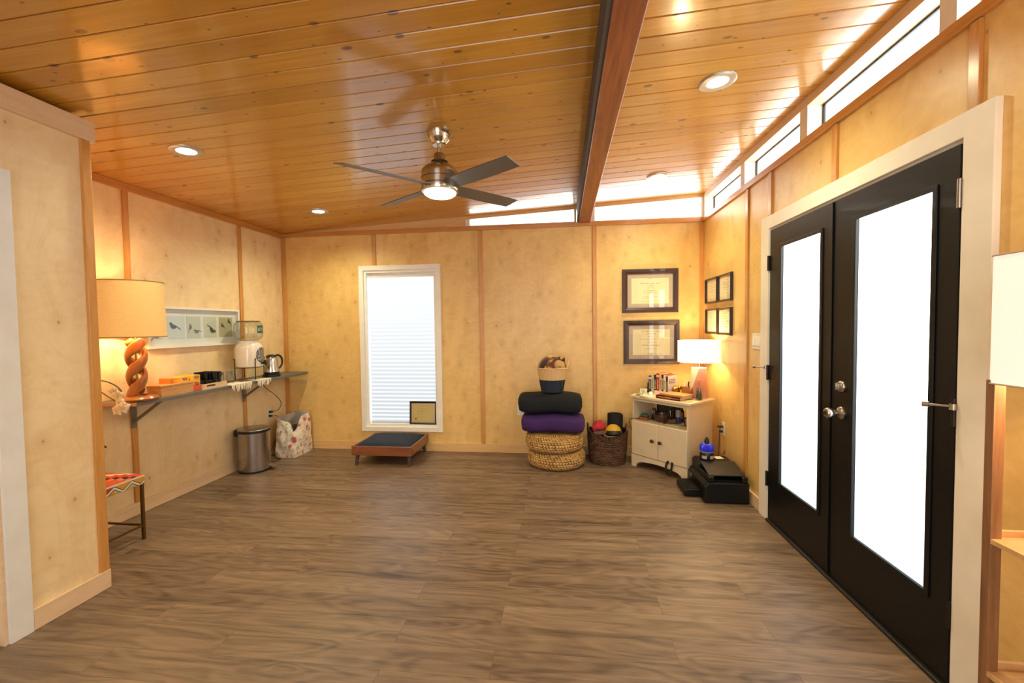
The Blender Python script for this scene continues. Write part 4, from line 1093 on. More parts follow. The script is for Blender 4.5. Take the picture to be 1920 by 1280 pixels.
b = B(); b.grid(lambda u, v: Vector(((.112+.006*math.sin(7*u*2*PI))*math.cos(2*PI*u)*math.sin(PI*(v*.98+.01)), .1*math.sin(2*PI*u)*math.sin(PI*(v*.98+.01)), .045-.105*math.cos(PI*(v*.98+.01))*(1.0 if v > .5 else .6))), 40, 24, closed_u=True)
b.obj('body', M_FUR, t)
b = B().ball((.055, -.062, .07), (.05, .042, .045)); hd_ = b.obj('head', plain('#c49a62', .9, 0, 0, .4, 150), t)
for x, y, z in ((.088, -.05, .105), (.05, -.03, .112)):
    B().prism([(-.019, 0), (.019, 0), (.004, .036)], -.005, .005, 'y', Matrix.Translation((x, y, z)) @ Matrix.Rotation(.35, 4, 'Y')).obj('ear', plain('#43240f', .9), hd_, bevel=.003)
B().ball((.064, -.101, .066), (.007, .005, .005), 10, 8).obj('nose', plain('#3a1f16', .6), hd_)
b = B().tube(smooth_path([(-.08, -.045, .03), (-.04, -.082, .035), (.02, -.09, .036), (.045, -.085, .036)]), [.02]*25, 10); b.obj('tail', plain('#4a2915', .9, 0, 0, .4, 150), t)

# ------------------------------------------------------------------ woven basket and what is in it
M_WICK = seagrass('dark_wicker', 34, 12, '#8f6c54', '#55321f', '#1f0f08', 1.1)
kx, ky = .447, 4.435
t = thing('wicker_basket', 'dark brown woven basket between poufs and white cabinet', 'basket', (kx, ky, 0))
def bwarp(p, a):
    f = p.z/.30
    p.z *= 1 + .16*f*math.cos(a)**2
    return p
n_ = 45
pr = [(.176+.026*(i/n_)**.6 + .004*abs(math.sin(15*PI*i/n_)), .285*i/n_) for i in range(n_+1)]
B().lathe(pr, 72, cap=False, warp=bwarp).obj('basket_wall', M_WICK, t)
B().lathe([(r-.014, z+.003) for r, z in pr][::-1], 48, cap=False, warp=bwarp).obj('basket_lining', plain('#2a170e', .9), t)
B().lathe([(.0001, .001), (.176, .001), (.176, .008), (.0001, .008)], 40).obj('basket_floor', plain('#2a170e', .9), t)
b = B().tube([(.197*math.cos(2*PI*i/64), .197*math.sin(2*PI*i/64), .285*(1+.152*math.cos(2*PI*i/64)**2)) for i in range(64)], .011, 8, closed=True); b.obj('rim', M_WICK, t)
for s in (-1, 1):
    B().tube(smooth_path([(s*.19, -.055, .315), (s*.196, -.045, .365), (s*.198, 0, .385), (s*.196, .045, .365), (s*.19, .055, .315)]), .010, 8).obj('handle', plain('#8d6440' if s > 0 else '#3b2215', .8), t)
def roll(name, label, cat, p0, p1, r, col, end, flat=1.0):
    t = thing(name, label, cat, p0)
    d = Vector(p1)-Vector(p0); L = d.length; q = d.to_track_quat('Z', 'Y').to_matrix().to_4x4()
    b = B(); pts = []
    for i in range(90):
        a = i*.33; rr = r*(.16+.84*i/89); pts.append((rr*math.cos(a), rr*math.sin(a)))
    th = r*.05
    outer = [((math.hypot(*p)+th)*math.cos(i*.33), (math.hypot(*p)+th)*math.sin(i*.33)) for i, p in enumerate(pts)]
    V0 = [[b.b.verts.new(q @ Vector((p[0], p[1]*flat, z))) for p in ln] for z in (0, L) for ln in (pts, outer)]
    for k in range(89):
        b.b.faces.new((V0[0][k], V0[0][k+1], V0[2][k+1], V0[2][k])); b.b.faces.new((V0[1][k], V0[3][k], V0[3][k+1], V0[1][k+1]))
        b.b.faces.new((V0[0][k], V0[1][k], V0[1][k+1], V0[0][k+1])); b.b.faces.new((V0[2][k], V0[2][k+1], V0[3][k+1], V0[3][k]))
    for k in (0, 89): b.b.faces.new((V0[0][k], V0[2][k], V0[3][k], V0[1][k]))
    b.obj('rolled_mat', plain(col, .8, 0, 0, .2, 300), t)
    b = B(); b.tube([q @ Vector((.0, 0, L*.03)), q @ Vector((0, 0, L*.97))], r*.2, 12); b.obj('roll_core', plain(end, .9), t)
    return t
roll('yoga_mat', 'rolled dark navy yoga mat leaning in the back of the basket', 'yoga mat', (.53, 4.515, .03), (.536, 4.515, .472), .080, '#16161d', '#08080a')
# folded blankets
def folded(name, label, cat, col, lo, hi, loc, rz, n_l=3, stripe=None):
    t = thing(name, label, cat, loc, rz)
    b = B(); x0, y0_, z0_ = lo; x1, y1_, z1_ = hi; hh = (z1_-z0_)/n_l
    for i in range(n_l):
        za = z0_+i*hh; pts = []
        b.tube([(x0+(x1-x0)*k/8, (y0_+y1_)/2, za+hh/2+.004*math.sin(k*1.7+i)) for k in range(9)], hh/2, 12, flat=(y1_-y0_)/hh, up=(0, 1, 0))
    b.obj('folds', plain(col, .9, 0, 0, .4, 200), t)
    if stripe:
        b = B()
        for k in range(9): b.box((x0+.01+k*(x1-x0-.02)/9, y0_-.003, z0_+hh*.35), (x0+.01+(k+.55)*(x1-x0-.02)/9, y0_+.002, z0_+hh*.75))
        b.obj('stripe', plain(stripe, .9), t)
    return t
folded('folded_blanket', 'taupe folded blanket with white patterned stripe in the wicker basket', 'blanket', '#6e4a42', (-.058, -.07, 0), (.055, .05, .315), (.362, 4.425, .009), .08, 5, '#d9c4bf')
b = B()
for i, (a, s) in enumerate(((0, 1), (.5, .9), (-.4, .95), (.9, .7))):
    b.tube(smooth_path([(-.075*s, -.03+.02*i, .012+.012*i), (-.02, -.045+.012*i, .034+.01*i), (.04*s, -.02+.02*i, .026+.012*i), (.08*s, .03, .008+.01*i)]), .012, 8, flat=2.2, up=(0, .3, 1))
o = b.obj('red_cloth', plain('#c02f3a', .8), None, loc=(.362, 4.42, .328)); o.scale = (.82, .9, 1); tag(o, 'bright red crumpled cloth lying on top of the taupe blanket', 'cloth')
# yellow and black headgear
t = thing('yellow_helmet', 'yellow and black rounded cap-like object in the wicker basket', 'helmet', (.500, 4.356, .225))
B().lathe([(.07, -.215), (.085, 0), (.088, .05), (.083, .10), (.066, .14), (.036, .165), (.0001, .172)], 36, cap=False).obj('shell', plain('#d3a529', .45), t)
b = B(); b.grid(lambda u, v: Vector(((.0905-.012*v)*math.sin(-1.25+2.5*u), -(.0905-.012*v)*math.cos(-1.25+2.5*u)-.022*math.sin(PI*v)*(1-abs(2*u-1)**2), +.062+.05*v+.012*math.sin(PI*u))), 24, 8); b.obj('visor', plain('#221c19', .5), t)
b = B().tube([(.09*math.cos(a), .09*math.sin(a), .062+.0*a) for a in [2*PI*i/40 for i in range(40)]], .008, 8, closed=True); b.obj('strap', plain('#8f8a86', .6), t)
# ------------------------------------------------------------------ white corner cabinet
CA = math.radians(-46.9); CC = (.653, 4.33)
def L(u, v, z=0): return (CC[0]+u*math.cos(CA)-v*math.sin(CA), CC[1]+u*math.sin(CA)+v*math.cos(CA), z)
M_CAB = plain('#dfcba9', .42, 0, .15)
cab = thing('corner_cabinet', 'white painted cabinet with open shelf and two doors set across the corner', 'cabinet', (*CC, 0), CA)
W, D, TH = .645, .43, .70
u0, u1, v0, v1 = .022, W-.022, .02, D-.012
bx((0, 0, TH-.026), (W, D, TH)).obj('cabinet_top', M_CAB, cab, bevel=.006, seg=3)
for a, b_ in ((u0, u0+.018), (u1-.018, u1)): bx((a, v0, 0), (b_, v1, TH-.0255)).obj('side_panel', M_CAB, cab, bevel=.001)
bx((u0+.018, v0+.001, .437), (u1-.018, v1, .455)).obj('shelf_board', M_CAB, cab)
bx((u0+.018, v0+.004, .648), (u1-.018, v0+.02, TH-.0255)).obj('top_rail', M_CAB, cab)
bx((u0+.018, v1-.008, .1), (u1-.018, v1, .437)).obj('back_panel', M_CAB, cab)
bx((u0+.018, v0+.02, .1), (u1-.018, v1, .115)).obj('cabinet_floor', M_CAB, cab)
ar = [(u0, 0), (u0+.05, 0), (u0+.062, .035), (u0+.10, .058)] + [(u0+.10+(u1-u0-.2)*i/10, .058+.018*math.sin(PI*i/10)) for i in range(1, 10)] + [(u1-.10, .058), (u1-.062, .035), (u1-.05, 0), (u1, 0), (u1, .118), (u0, .118)]
B().prism(ar, v0-.016, v0+.002, 'y').obj('apron', M_CAB, cab, smooth=False)
mid = (u0+u1)/2
for a, b_, kx_ in ((u0+.002, mid-.0015, mid-.05), (mid+.0015, u1-.002, mid+.035)):
    d = bx((a, v0-.018, .121), (b_, v0, .452)).obj('door', M_CAB, cab, bevel=.007, seg=3)
    b = B().cyl((kx_, v0-.017, .295), (kx_, v0-.034, .295), .006, seg=10); b.ball((kx_, v0-.04, .295), (.021, .010, .017), 16, 10)
    b.obj('knob', plain('#5b4320', .4, .8), d)
def on(name, label, cat, u, v, z=TH, rot=0, group=None): return thing(name, label, cat, L(u, v, z+.0006), CA+rot, group)

# strap hanging below the doors
t = on('black_strap', 'black webbing loop hanging from the right cabinet door', 'strap', .455, -.004, .118)
b = B(); pts = smooth_path([(-.012, -.006, .03), (-.03, -.014, -.02), (-.022, -.018, -.075), (.004, -.018, -.085), (.026, -.014, -.03), (.032, -.010, .028)]); b.tube(pts, .011, 8, flat=.16, up=(0, 1, 0)); b.obj('webbing', M_BLACK, t)

# standing books
books = [('blue book with a white band, first in the standing row', .030, .175, .15, '#27467e', '#e6e2d4', .8), ('cream book with plain spine, second in the standing row', .030, .185, .15, '#d9c892', None, 0),
         ('dark slate book, third in the standing row', .027, .19, .15, '#2c3a3e', '#8b8f86', .5), ('tall red book with white top edge, fourth in the standing row', .032, .205, .16, '#b3262a', '#e9d9b8', .82),
         ('cream book with faded lettering beside the tall red one', .026, .20, .15, '#dcc592', None, 0), ('thin black book between cream and salmon books', .02, .20, .15, '#2a1c18', '#cda868', .7),
         ('white spined book with salmon red cover', .026, .195, .155, '#e9dcd0', None, 0), ('grey covered book at the front end of the row', .022, .185, .15, '#3a2f34', None, 0)]
u = .045
pages = plain('#eee2c4', .8)
covers = ['#27467e', '#d9c892', '#2c3a3e', '#b3262a', '#dcc592', '#2a1c18', '#dd4a35', '#a89a9a']
for i, (lab, w, h, d, colr, band, bz) in enumerate(books):
    t = on('book', lab, 'book', u, .25-.0, TH, 0, 'books standing on the white cabinet')
    b = B().prism([(0, 0), (w, 0), (w, d), (w-.0025, d), (w-.0025, .003), (.0025, .003), (.0025, d), (0, d)], 0, h, 'z')
    b.obj('cover', plain(covers[i], .5), t, smooth=False)
    bx((0, -.0006, .001), (w, .0, h-.001)).obj('spine', plain(colr, .5), t, smooth=False)
    bx((.003, .0035, .003), (w-.003, d-.005, h-.004)).obj('pages', pages, t, smooth=False)
    b = B()
    rnd = random.Random(i)
    z = h*.25
    while z < h*.72:
        k = rnd.uniform(.004, .011); b.box((w*.32, -.0012, z), (w*.68, -.0006, z+k)); z += k+.004
    b.obj('spine_lettering', plain('#d8cfa8' if i in (0, 2, 3, 5, 7) else '#6d5a3c', .6), t, smooth=False)
    if band: bx((.0002, -.0013, h*bz), (w-.0002, -.0006, h*bz+.022)).obj('spine_band', plain(band, .5), t, smooth=False)
    if i == 7:
        b = B().box((w, .02, h*.62), (w+.0008, .12, h*.84)); o = b.obj('cover_title_block', plain('#54484c', .5), t, smooth=False)
        b = B(); rnd = random.Random(5)
        for zz in (h*.66, h*.75):
            y = .03
            while y < .11:
                k = rnd.uniform(.005, .010); b.box((w+.0008, y, zz), (w+.0013, y+k*.7, zz+.010)); y += k+.003
        b.obj('title_lettering', plain('#c9bfbd', .5), o, smooth=False)
    u += w+.0012
# brass figures
M_GOLD = plain('#b98f3d', .25, 1, var=.04)
t = on('brass_elephant', 'shiny brass elephant figurine in front of the grey book', 'figurine', .312, .315, TH, 1.25)
t.scale = (.82, .82, .82)
b = B(); b.ball((0, 0, .075), (.052, .03, .036), 20, 12); b.obj('body', M_GOLD, t)
b = B().ball((.052, 0, .088), (.026, .022, .026), 16, 10); hd2 = b.obj('head', M_GOLD, t)
B().tube(smooth_path([(.07, 0, .088), (.088, 0, .06), (.09, 0, .03), (.1, 0, .022)]), [.011]*8+[.009]*8+[.006]*9, 10).obj('trunk', M_GOLD, hd2)
for s in (-1, 1):
    B().ball((.044, s*.024, .09), (.006, .004, .024) if False else (.016, .006, .022), 12, 8).obj('ear', M_GOLD, hd2)
    for x in (-.03, .028): B().cyl((x, s*.016, 0), (x, s*.016, .07), .013, .015, 12).obj('leg', M_GOLD, t)
t = on('bronze_bookend', 'small dark bronze figure propping the blue end of the book row', 'bookend', .012, .29, TH, .2)
b = B().box((-.02, -.03, 0), (.02, .03, .008)); b.obj('base', plain('#5a4426', .4, .7), t)
B().lathe([(.0001, .008), (.014, .008), (.011, .03), (.016, .05), (.008, .066), (.013, .08), (.011, .094), (.0001, .1)], 18).obj('figure', plain('#6d5027', .35, .8), t)

# lying book, wood block, paper
t = on('lying_book', 'red spined book lying flat under the wooden board', 'book', .275, .045, TH)
b = B().prism([(0, 0), (.21, 0), (.21, .003), (.003, .003), (.003, .027), (.21, .027), (.21, .03), (0, .03)], .0, .25, 'x')
b.prism([(0, 0), (.001, 0), (.001, .03), (0, .03)], 0, .25, 'x')
o = b.obj('cover', plain('#7d2016', .5), t, smooth=False)
bx((.004, .004, .0032), (.246, .204, .0268)).obj('pages', plain('#e0cfa8', .8), t, smooth=False)
b = B()
rnd = random.Random(11)
for xa, xb, hh in ((.02, .09, .010), (.10, .16, .014), (.172, .222, .008), (.231, .243, .010)):
    x = xa
    while x < xb:
        k = rnd.uniform(.004, .008); b.box((x, -.0007, .010), (x+k*.66, 0, .010+hh)); x += k+.0015
b.obj('spine_lettering', plain('#d7a878', .5), t, smooth=False)
t = on('bamboo_board', 'pale bamboo board resting on the lying red book', 'board', .305, .06, TH+.031, -.02)
bx((0, 0, 0), (.24, .17, .017)).obj('board_panel', M_BOX, t, bevel=.002)
# desk organiser with pens
t = on('pen_box', 'square wooden pen box holding a bunch of pens', 'pen holder', .356, .338, TH, 0)
b = B()
b.box((0, 0, 0), (.09, .008, .09)); b.box((0, .072, 0), (.09, .08, .09)); b.box((0, .008, 0), (.008, .072, .09)); b.box((.082, .008, 0), (.09, .072, .09)); b.box((.008, .008, 0), (.082, .072, .006))
b.obj('box_body', wood('pen_box_wood', '#b8763a', '#9a5a26', 'x', 1.5, .45, .2), t, smooth=False)
for i, (x, y, dx_, dy_, h, colr) in enumerate(((.02, .03, -.012, .0, .135, '#e8e4da'), (.035, .05, .006, .01, .142, '#1d1d22'), (.05, .03, -.004, -.01, .138, '#d8cfc0'), (.066, .045, .012, .006, .145, '#2a2f7a'), (.07, .03, .018, -.004, .14, '#3b2452'), (.074, .058, .014, .01, .135, '#2b3a86'), (.06, .06, -.002, .012, .13, '#b9b2a6'))):
    p = thing('pen', ('white', 'black', 'cream', 'blue', 'purple', 'bright blue', 'silver')[i]+' pen standing in the wooden pen box', 'pen', L(.356, .338, TH+.0072), CA, 'pens in the wooden pen box')
    B().cyl((x, y, .0), (x+dx_, y+dy_, h-.02), .0055, seg=10).obj('barrel', plain(colr, .3), p)
    q = Vector((x, y, 0)).lerp(Vector((x+dx_, y+dy_, h-.02)), .78)
    B().cyl(q, (x+dx_*1.06, y+dy_*1.06, h-.012), .0068, seg=10).obj('cap', plain(colr, .25), p)
# stands, cards, ball
t = on('card_stand', 'small cream card with green drawing on a black stand', 'card', .085, .105, TH, .15)
M = Matrix.Rotation(-.3, 4, 'X')
B().box((-.04, 0, .004), (.035, .002, .062), M).obj('card', plain('#efe6c8', .7), t)
b = B(); blob(b, 0, 0, .018, .017); bmesh.ops.transform(b.b, matrix=M @ Matrix.Translation((-.003, .008, .034)), verts=b.b.verts[:]); b.obj('card_drawing', plain('#c3c57c', .7), t)
b = B().box((-.04, -.012, 0), (.03, -.004, .008)); b.box((-.03, -.012, 0), (.02, .035, .003)); b.obj('stand', M_BLACK, t)
t = on('business_card_holder', 'low cream holder with a pinkish stack of cards', 'card holder', .19, .14, TH, -.05)
B().box((-.02, 0, 0), (.08, .045, .012)).obj('holder', plain('#e4d6b2', .5), t)
B().box((-.015, .012, .0122), (.076, .03, .052), Matrix.Rotation(-.15, 4, 'X')).obj('cards', plain('#eccfc0', .7), t)
o = B().ball((0, 0, .02), .02, 20, 14).obj('white_ball', plain('#f7f2ea', .3), None, loc=L(.165, .115, TH+.0006)); tag(o, 'small smooth white ball beside the pinkish cards', 'ball')
def doily():
    o = B().lathe([(.0001, .004), (.06, .004), (.066, .009), (.072, .009), (.07, .0), (.0001, .0)], 24).obj('lace_dish', plain('#e9dfc4', .6), None, loc=L(.165, .06, TH+.0006)); return tag(o, 'pale shallow dish at the front of the cabinet top', 'dish')
doily()
o = bx((-.055, -.05, 0), (.055, .06, .002)).obj('paper_slip', plain('#ece0c6', .8), None, loc=L(.06, .07, TH+.0006)); o.rotation_euler = (0, 0, CA+.3); tag(o, 'cream paper slip lying on the far end of the cabinet top', 'paper')
o = B().lathe([(.0001, .003), (.022, .003), (.03, .008), (.031, .008), (.024, 0), (.0001, 0)], 24, sx=1.3).obj('tiny_dish', plain('#8b8052', .5), None, loc=L(.085, .045, TH+.003)); o.rotation_euler = (0, 0, CA); tag(o, 'little olive oval dish on the paper slip', 'dish')
o = B().lathe([(.0001, .004), (.045, .004), (.047, 0), (.0001, 0)], 28).obj('coaster', plain('#c9a26c', .7), None, loc=L(.565, .085, TH+.0006)); tag(o, 'round tan coaster near the front corner of the cabinet top', 'coaster')

# white lamp with pink facets
t = on('white_lamp', 'small lit lamp with white drum shade and tapered white and pink base', 'lamp', .53, .345, TH)
b = B(); hb = .285
for k in range(6):
    pass
R0, R1 = .080, .066
def ringp(r, z, n=24, ph=0): return [Vector((r*math.cos(2*PI*i/n+ph), r*math.sin(2*PI*i/n+ph), z)) for i in range(n)]
b.lathe([(.0001, 0), (R0, 0), (R0, .004), (R1, hb), (.02, hb+.004), (.0001, hb+.004)], 40)
b.obj('lamp_base', plain('#e9d9c2', .5), t)
# colour-blocked wedges wrapped on the base
def wedge(name, f0, f1, colr):
    """band between two angle functions of height, hugging the cone"""
    b = B(); b.grid(lambda u, v: (lambda a, r: Vector((r*math.cos(a), r*math.sin(a), .0035+(hb-.004)*v)))(f0(v)+(f1(v)-f0(v))*u, R0+(R1-R0)*v+.0012), 16, 16)
    b.obj(name, plain(colr, .55), t)
cam_dir = math.atan2(-.95, -.30) - CA      # side of the lamp that faces the room
wedge('pink_facet', lambda v: cam_dir+(-.75+(.80)*(v-.37)/.63 if v > .37 else -.48-.27*v/.37), lambda v: cam_dir+2.6, '#b98478')
b = B(); b.grid(lambda u, v: (lambda a, r_: Vector((r_*math.cos(a), r_*math.sin(a), .0035+(hb-.004)*.37*v)))(cam_dir+(-1.9+1.15*v)+((-.48-.27*v)-(-1.9+1.15*v))*u, R0+(R1-R0)*.37*v+.0013), 16, 12)
b.obj('terracotta_facet', plain('#9c5a38', .55), t)
B().cyl((0, 0, hb), (0, 0, .40), .008, seg=12).obj('stem', M_METAL, t)
def shade_white(name, col, em, s):
    n = NT(name); f = n.noise(n.coord(), 40, 2); n.set(col=col, rough=.9, em=em, ems=n.math('MULTIPLY_ADD', f, .1*s, .95*s)); return n.m
B().lathe([(.186, .340), (.186, .540)], 64, cap=False).obj('lamp_shade', shade_white('linen_shade_lit', '#fff2d8', (1, .87, .60, 1), 1.15), t)
B().ball((0, 0, .42), .028).obj('bulb', glow('bulb_soft', (1, .85, .6, 1), 12), t)
lp = L(.53, .345, TH)
light('POINT', (lp[0], lp[1], TH+.44), 20, (1, .76, .42), .04)
# glass jar with sticks
jx = L(.592, .245, TH+.0006)
t = thing('stick_jar', 'clear glass jar with dark filling in front of the pink lamp base', 'jar', jx)
B().lathe([(.0001, 0), (.026, 0), (.029, .006), (.029, .085), (.025, .1), (.026, .108), (.024, .108), (.023, .1), (.0265, .084), (.0265, .008), (.0001, .006)], 24).obj('jar_glass', M_CLEAR, t)
B().lathe([(.0001, .0065), (.0255, .0085), (.024, .05), (.012, .085), (.0001, .086)], 18).obj('dark_filling', plain('#2c231c', .7), t)
for i, (dx_, dy_, h) in enumerate(((-.014, .003, .185), (-.004, -.006, .19), (.008, .004, .187), (.016, -.002, .18))):
    o = B().tube([(0, 0, .012), (dx_*.7, dy_, .1), (dx_, dy_, h)], [.0045, .006, .007], 8, flat=.5).obj('wooden_stick', plain('#c9805a', .7), None, loc=(jx[0]+dx_*.5, jx[1]+dy_, jx[2]+.085)) if False else None
for i, (dx_, dy_, lab) in enumerate(((-.016, .002, 'flat wooden stick in the glass jar, leaning most toward the books'), (-.004, -.010, 'flat wooden stick in the glass jar, front one of four'), (.006, .010, 'flat wooden stick in the glass jar, back one of four'), (.017, -.002, 'flat wooden stick in the glass jar, leaning toward the black doors'))):
    o = B().tube([(dx_*.3, dy_*.3, 0), (dx_, dy_, .10)], .0065, 8, flat=.5, up=(0, 1, 0)).obj('wooden_stick', plain('#cf8a62', .7), None, loc=(jx[0], jx[1], jx[2]+.087)); tag(o, lab, 'stick', 'wooden sticks in the glass jar')

# open shelf contents
ZN = .455
t = on('brick_tray', 'terracotta tray with a teal object on the open cabinet shelf', 'tray', .09, .10, ZN, .05)
bx((-.035, -.03, 0), (.06, .04, .026)).obj('tray_block', plain('#9a5232', .7), t, bevel=.003)
o = B().lathe([(.0001, 0), (.026, .003), (.03, .014), (.02, .03), (.0001, .034)], 18, sx=1.5).obj('teal_pouch', plain('#2f5c50', .7), None, loc=L(.105, .105, ZN+.0275)); o.rotation_euler = (0, 0, CA); tag(o, 'teal soft pouch on the terracotta tray', 'pouch')
t = on('dark_picture', 'dark framed panel standing at the back of the open shelf', 'picture', .17, .35, ZN)
B().wall([-.10, -.085, .095, .11], [0, .015, .135, .15], [(-.085, .095, .015, .135)], 0, .018, 'xz').obj('frame', plain('#1f1a14', .5), t)
bx((-.086, .006, .014), (.096, .012, .136)).obj('panel', plain('#3d3a2c', .5), t)
t = on('dark_vase', 'dark olive bottle with a pale label on the open shelf', 'bottle', .155, .19, ZN)
B().lathe([(.0001, 0), (.027, 0), (.03, .01), (.028, .06), (.02, .09), (.014, .11), (.0001, .112)], 20).obj('bottle_body', plain('#25261a', .3), t)
b = B(); b.grid(lambda u, v: Vector(((.0292-.008*v)*math.cos(-2.6+1.1*u), (.0292-.008*v)*math.sin(-2.6+1.1*u), .052+.04*v)), 8, 2); b.obj('label_patch', plain('#a59a8c', .6), t)
o = B().lathe([(.0001, .004), (.04, .0), (.062, .02), (.072, .055), (.07, .075), (.062, .078), (.058, .055), (.0001, .02)], 32).obj('brown_bowl', plain('#4a2a20', .3, 0, .3), None, loc=L(.265, .15, ZN+.0006)); tag(o, 'dark brown glazed bowl in the middle of the open shelf', 'bowl')
for (u, v, r, h, colr, lab) in ((.255, .31, .021, .170, '#3a2014', 'amber dropper bottle behind the brown bowl, closest to the dark panel'), (.33, .33, .022, .162, '#2f1b12', 'amber dropper bottle behind the brown bowl, middle of the three'), (.385, .30, .023, .182, '#2a1810', 'amber dropper bottle nearest the blue bottle')):
    t = on('dropper_bottle', lab, 'bottle', u, v, ZN, 0, 'amber dropper bottles on the open shelf')
    B().lathe([(.0001, 0), (r, 0), (r, h*.55), (r*.5, h*.66), (r*.48, h*.7), (.0001, h*.7)], 20).obj('bottle_body', plain(colr, .15, 0, .5), t)
    B().lathe([(.0001, h*.7), (r*.6, h*.7), (r*.55, h*.8), (r*.3, h*.83), (r*.28, h), (.0001, h*1.01)], 16).obj('dropper_cap', M_BLACK, t)
t = on('blue_bottle', 'slim bottle with black cap, grey label and blue foot on the open shelf', 'bottle', .40, .215, ZN); t.scale = (1.1, 1.1, 1.22)
B().lathe([(.0001, 0), (.021, 0), (.021, .05), (.021, .051)], 24).obj('blue_foot', plain('#2a2f78', .3, 0, .4), t)
B().lathe([(.021, .0505), (.0212, .105)], 24, cap=False).obj('label_band', plain('#a99f98', .5), t)
B().lathe([(.021, .105), (.02, .115), (.012, .128), (.012, .145), (.0001, .146)], 24).obj('cap', M_BLACK, t)
t = on('small_picture', 'little dark picture frame half hidden by the cabinet side', 'picture', .545, .14, ZN, -.5)
B().wall([-.06, -.05, .04, .05], [0, .01, .07, .08], [(-.05, .04, .01, .07)], 0, .012, 'xz').obj('frame', plain('#2a1a14', .5), t)
bx((-.051, .004, .009), (.041, .008, .071)).obj('panel', plain('#b9ad96', .6), t)
o = bx((-.07, -.045, 0), (.07, .045, .006)).obj('notebook', plain('#b9b48a', .7), None, loc=L(.42, .12, ZN+.0006)); o.rotation_euler = (0, 0, CA+.08); tag(o, 'thin pale green notebook lying on the open shelf', 'notebook')
o = B().tube(smooth_path([(0, 0, 0), (.05, .02, .004), (.11, .015, .002)]), .006, 8).obj('black_pen', M_BLACK, None, loc=L(.335, .075, ZN+.0075)); o.rotation_euler = (0, 0, CA+.5); tag(o, 'black pen lying beside the brown bowl', 'pen')
cw_ = [L(.075, .085, ZN+.006), L(.052, .02, ZN+.016), L(.034, -.006, ZN+.016), L(.008, -.006, ZN+.004), L(-.008, .02, .40), L(-.014, .07, .30)]
cord('power_cable', 'black cord running out of the open cabinet shelf beside the wicker basket', cw_, .003)

# ------------------------------------------------------------------ printer
M_PRN = plain('#0c0b0a', .45, 0, .03, spec=.3); M_PRND = plain('#070606', .6, spec=.25)
px0, px1, py0, py1 = 1.085, 1.415, 3.425, 3.865
t = thing('printer', 'black all-in-one printer on the floor with its paper tray pulled out', 'printer', ((px0+px1)/2, (py0+py1)/2, 0))
hx, hy = (px1-px0)/2, (py1-py0)/2
b = B().prism([(-hx, .006), (hx, .006), (hx, .165), (-hx+.03, .165), (-hx, .13)], -hy, hy, 'y'); b.obj('body', M_PRN, t, bevel=.008, smooth=False)
b = B().prism([(-hx+.03, .165), (hx-.005, .165), (hx-.005, .235), (hx-.03, .25), (-hx+.05, .25), (-hx+.03, .235)], .02, hy-.01, 'y'); b.obj('scanner_lid', M_PRN, t, bevel=.008, smooth=False)
b = B().box((-hx+.05, -hy+.03, .166), (hx-.02, .02, .176)); b.obj('feeder_bed', M_PRND, t)
b = B().prism([(-.19, .205), (.03, .252), (.03, .262), (-.19, .215)], -hx+.04, hx-.02, 'x')
b.obj('document_tray', M_PRN, t, bevel=.004, smooth=False)
b = B().prism([(-.15, .222), (.01, .2545), (.01, .2565), (-.15, .2235)], -hx+.09, hx-.07, 'x'); b.obj('tray_well', M_PRND, t, smooth=False)
bx((-hx+.03, -hy+.004, .165), (-hx+.075, .02, .21)).obj('tray_rail', M_PRN, t, bevel=.006); bx((hx-.05, -hy+.004, .165), (hx-.01, .02, .21)).obj('tray_rail', M_PRN, t, bevel=.006)
b = B().prism([(-hx-.115, .012), (-hx+.02, .012), (-hx+.02, .065), (-hx-.09, .065), (-hx-.115, .05)], -.10, .155, 'y'); b.obj('paper_tray', M_PRN, t, bevel=.005, smooth=False)
b = B().box((-hx-.095, -.085, .0655), (-hx+.01, .14, .068)); b.obj('tray_floor', M_PRND, t)
b = B().box((-hx-.003, -.12, .09), (-hx+.004, .17, .125)); b.obj('output_slot', M_BLACKG, t)
zt_ = .2505
o = bx((-.032, -.032, 0), (.032, .032, .0015)).obj('paper_note', plain('#efe6cc', .8), None, loc=(1.315, 3.80, zt_)); o.rotation_euler = (0, 0, .15); tag(o, 'square white paper note lying on top of the printer', 'paper')
t = thing('filter_canister', 'dark canister with glowing blue ribbed dome and black nozzle on the printer', 'canister', (1.205, 3.755, zt_))
B().lathe([(.0001, 0), (.052, 0), (.056, .006), (.056, .058), (.052, .064), (.0001, .064)], 36).obj('canister_body', plain('#1f1a17', .35), t)
for a0_ in (-2.6, -1.4): 
    b = B(); b.grid(lambda u, v: Vector((.0568*math.cos(a0_+.75*u), .0568*math.sin(a0_+.75*u), .014+.026*v)), 8, 1); b.obj('label_patch', plain('#b5aaa0', .5), t)
B().lathe([(.053, .064), (.058, .067), (.056, .071), (.05, .072)], 36, cap=False).obj('grey_collar', plain('#8d8a92', .3, .3), t)
def ribwarp(p, a):
    k = 1 + .09*math.cos(a*14); return Vector((p.x*k, p.y*k, p.z))
n = NT('blue_plastic'); n.set(col='#1c2bd0', rough=.2, coat=.5, em=(.03, .05, .8, 1), ems=.1)
B().lathe([(.05, .071), (.053, .085), (.052, .11), (.046, .128), (.03, .136), (.0001, .137)], 84, cap=False, warp=ribwarp).obj('ribbed_dome', n.m, t)
B().lathe([(.02, .134), (.019, .155), (.014, .175), (.007, .185), (.0001, .186)], 20).obj('nozzle', M_BLACK, t)
ox = XR-.0095
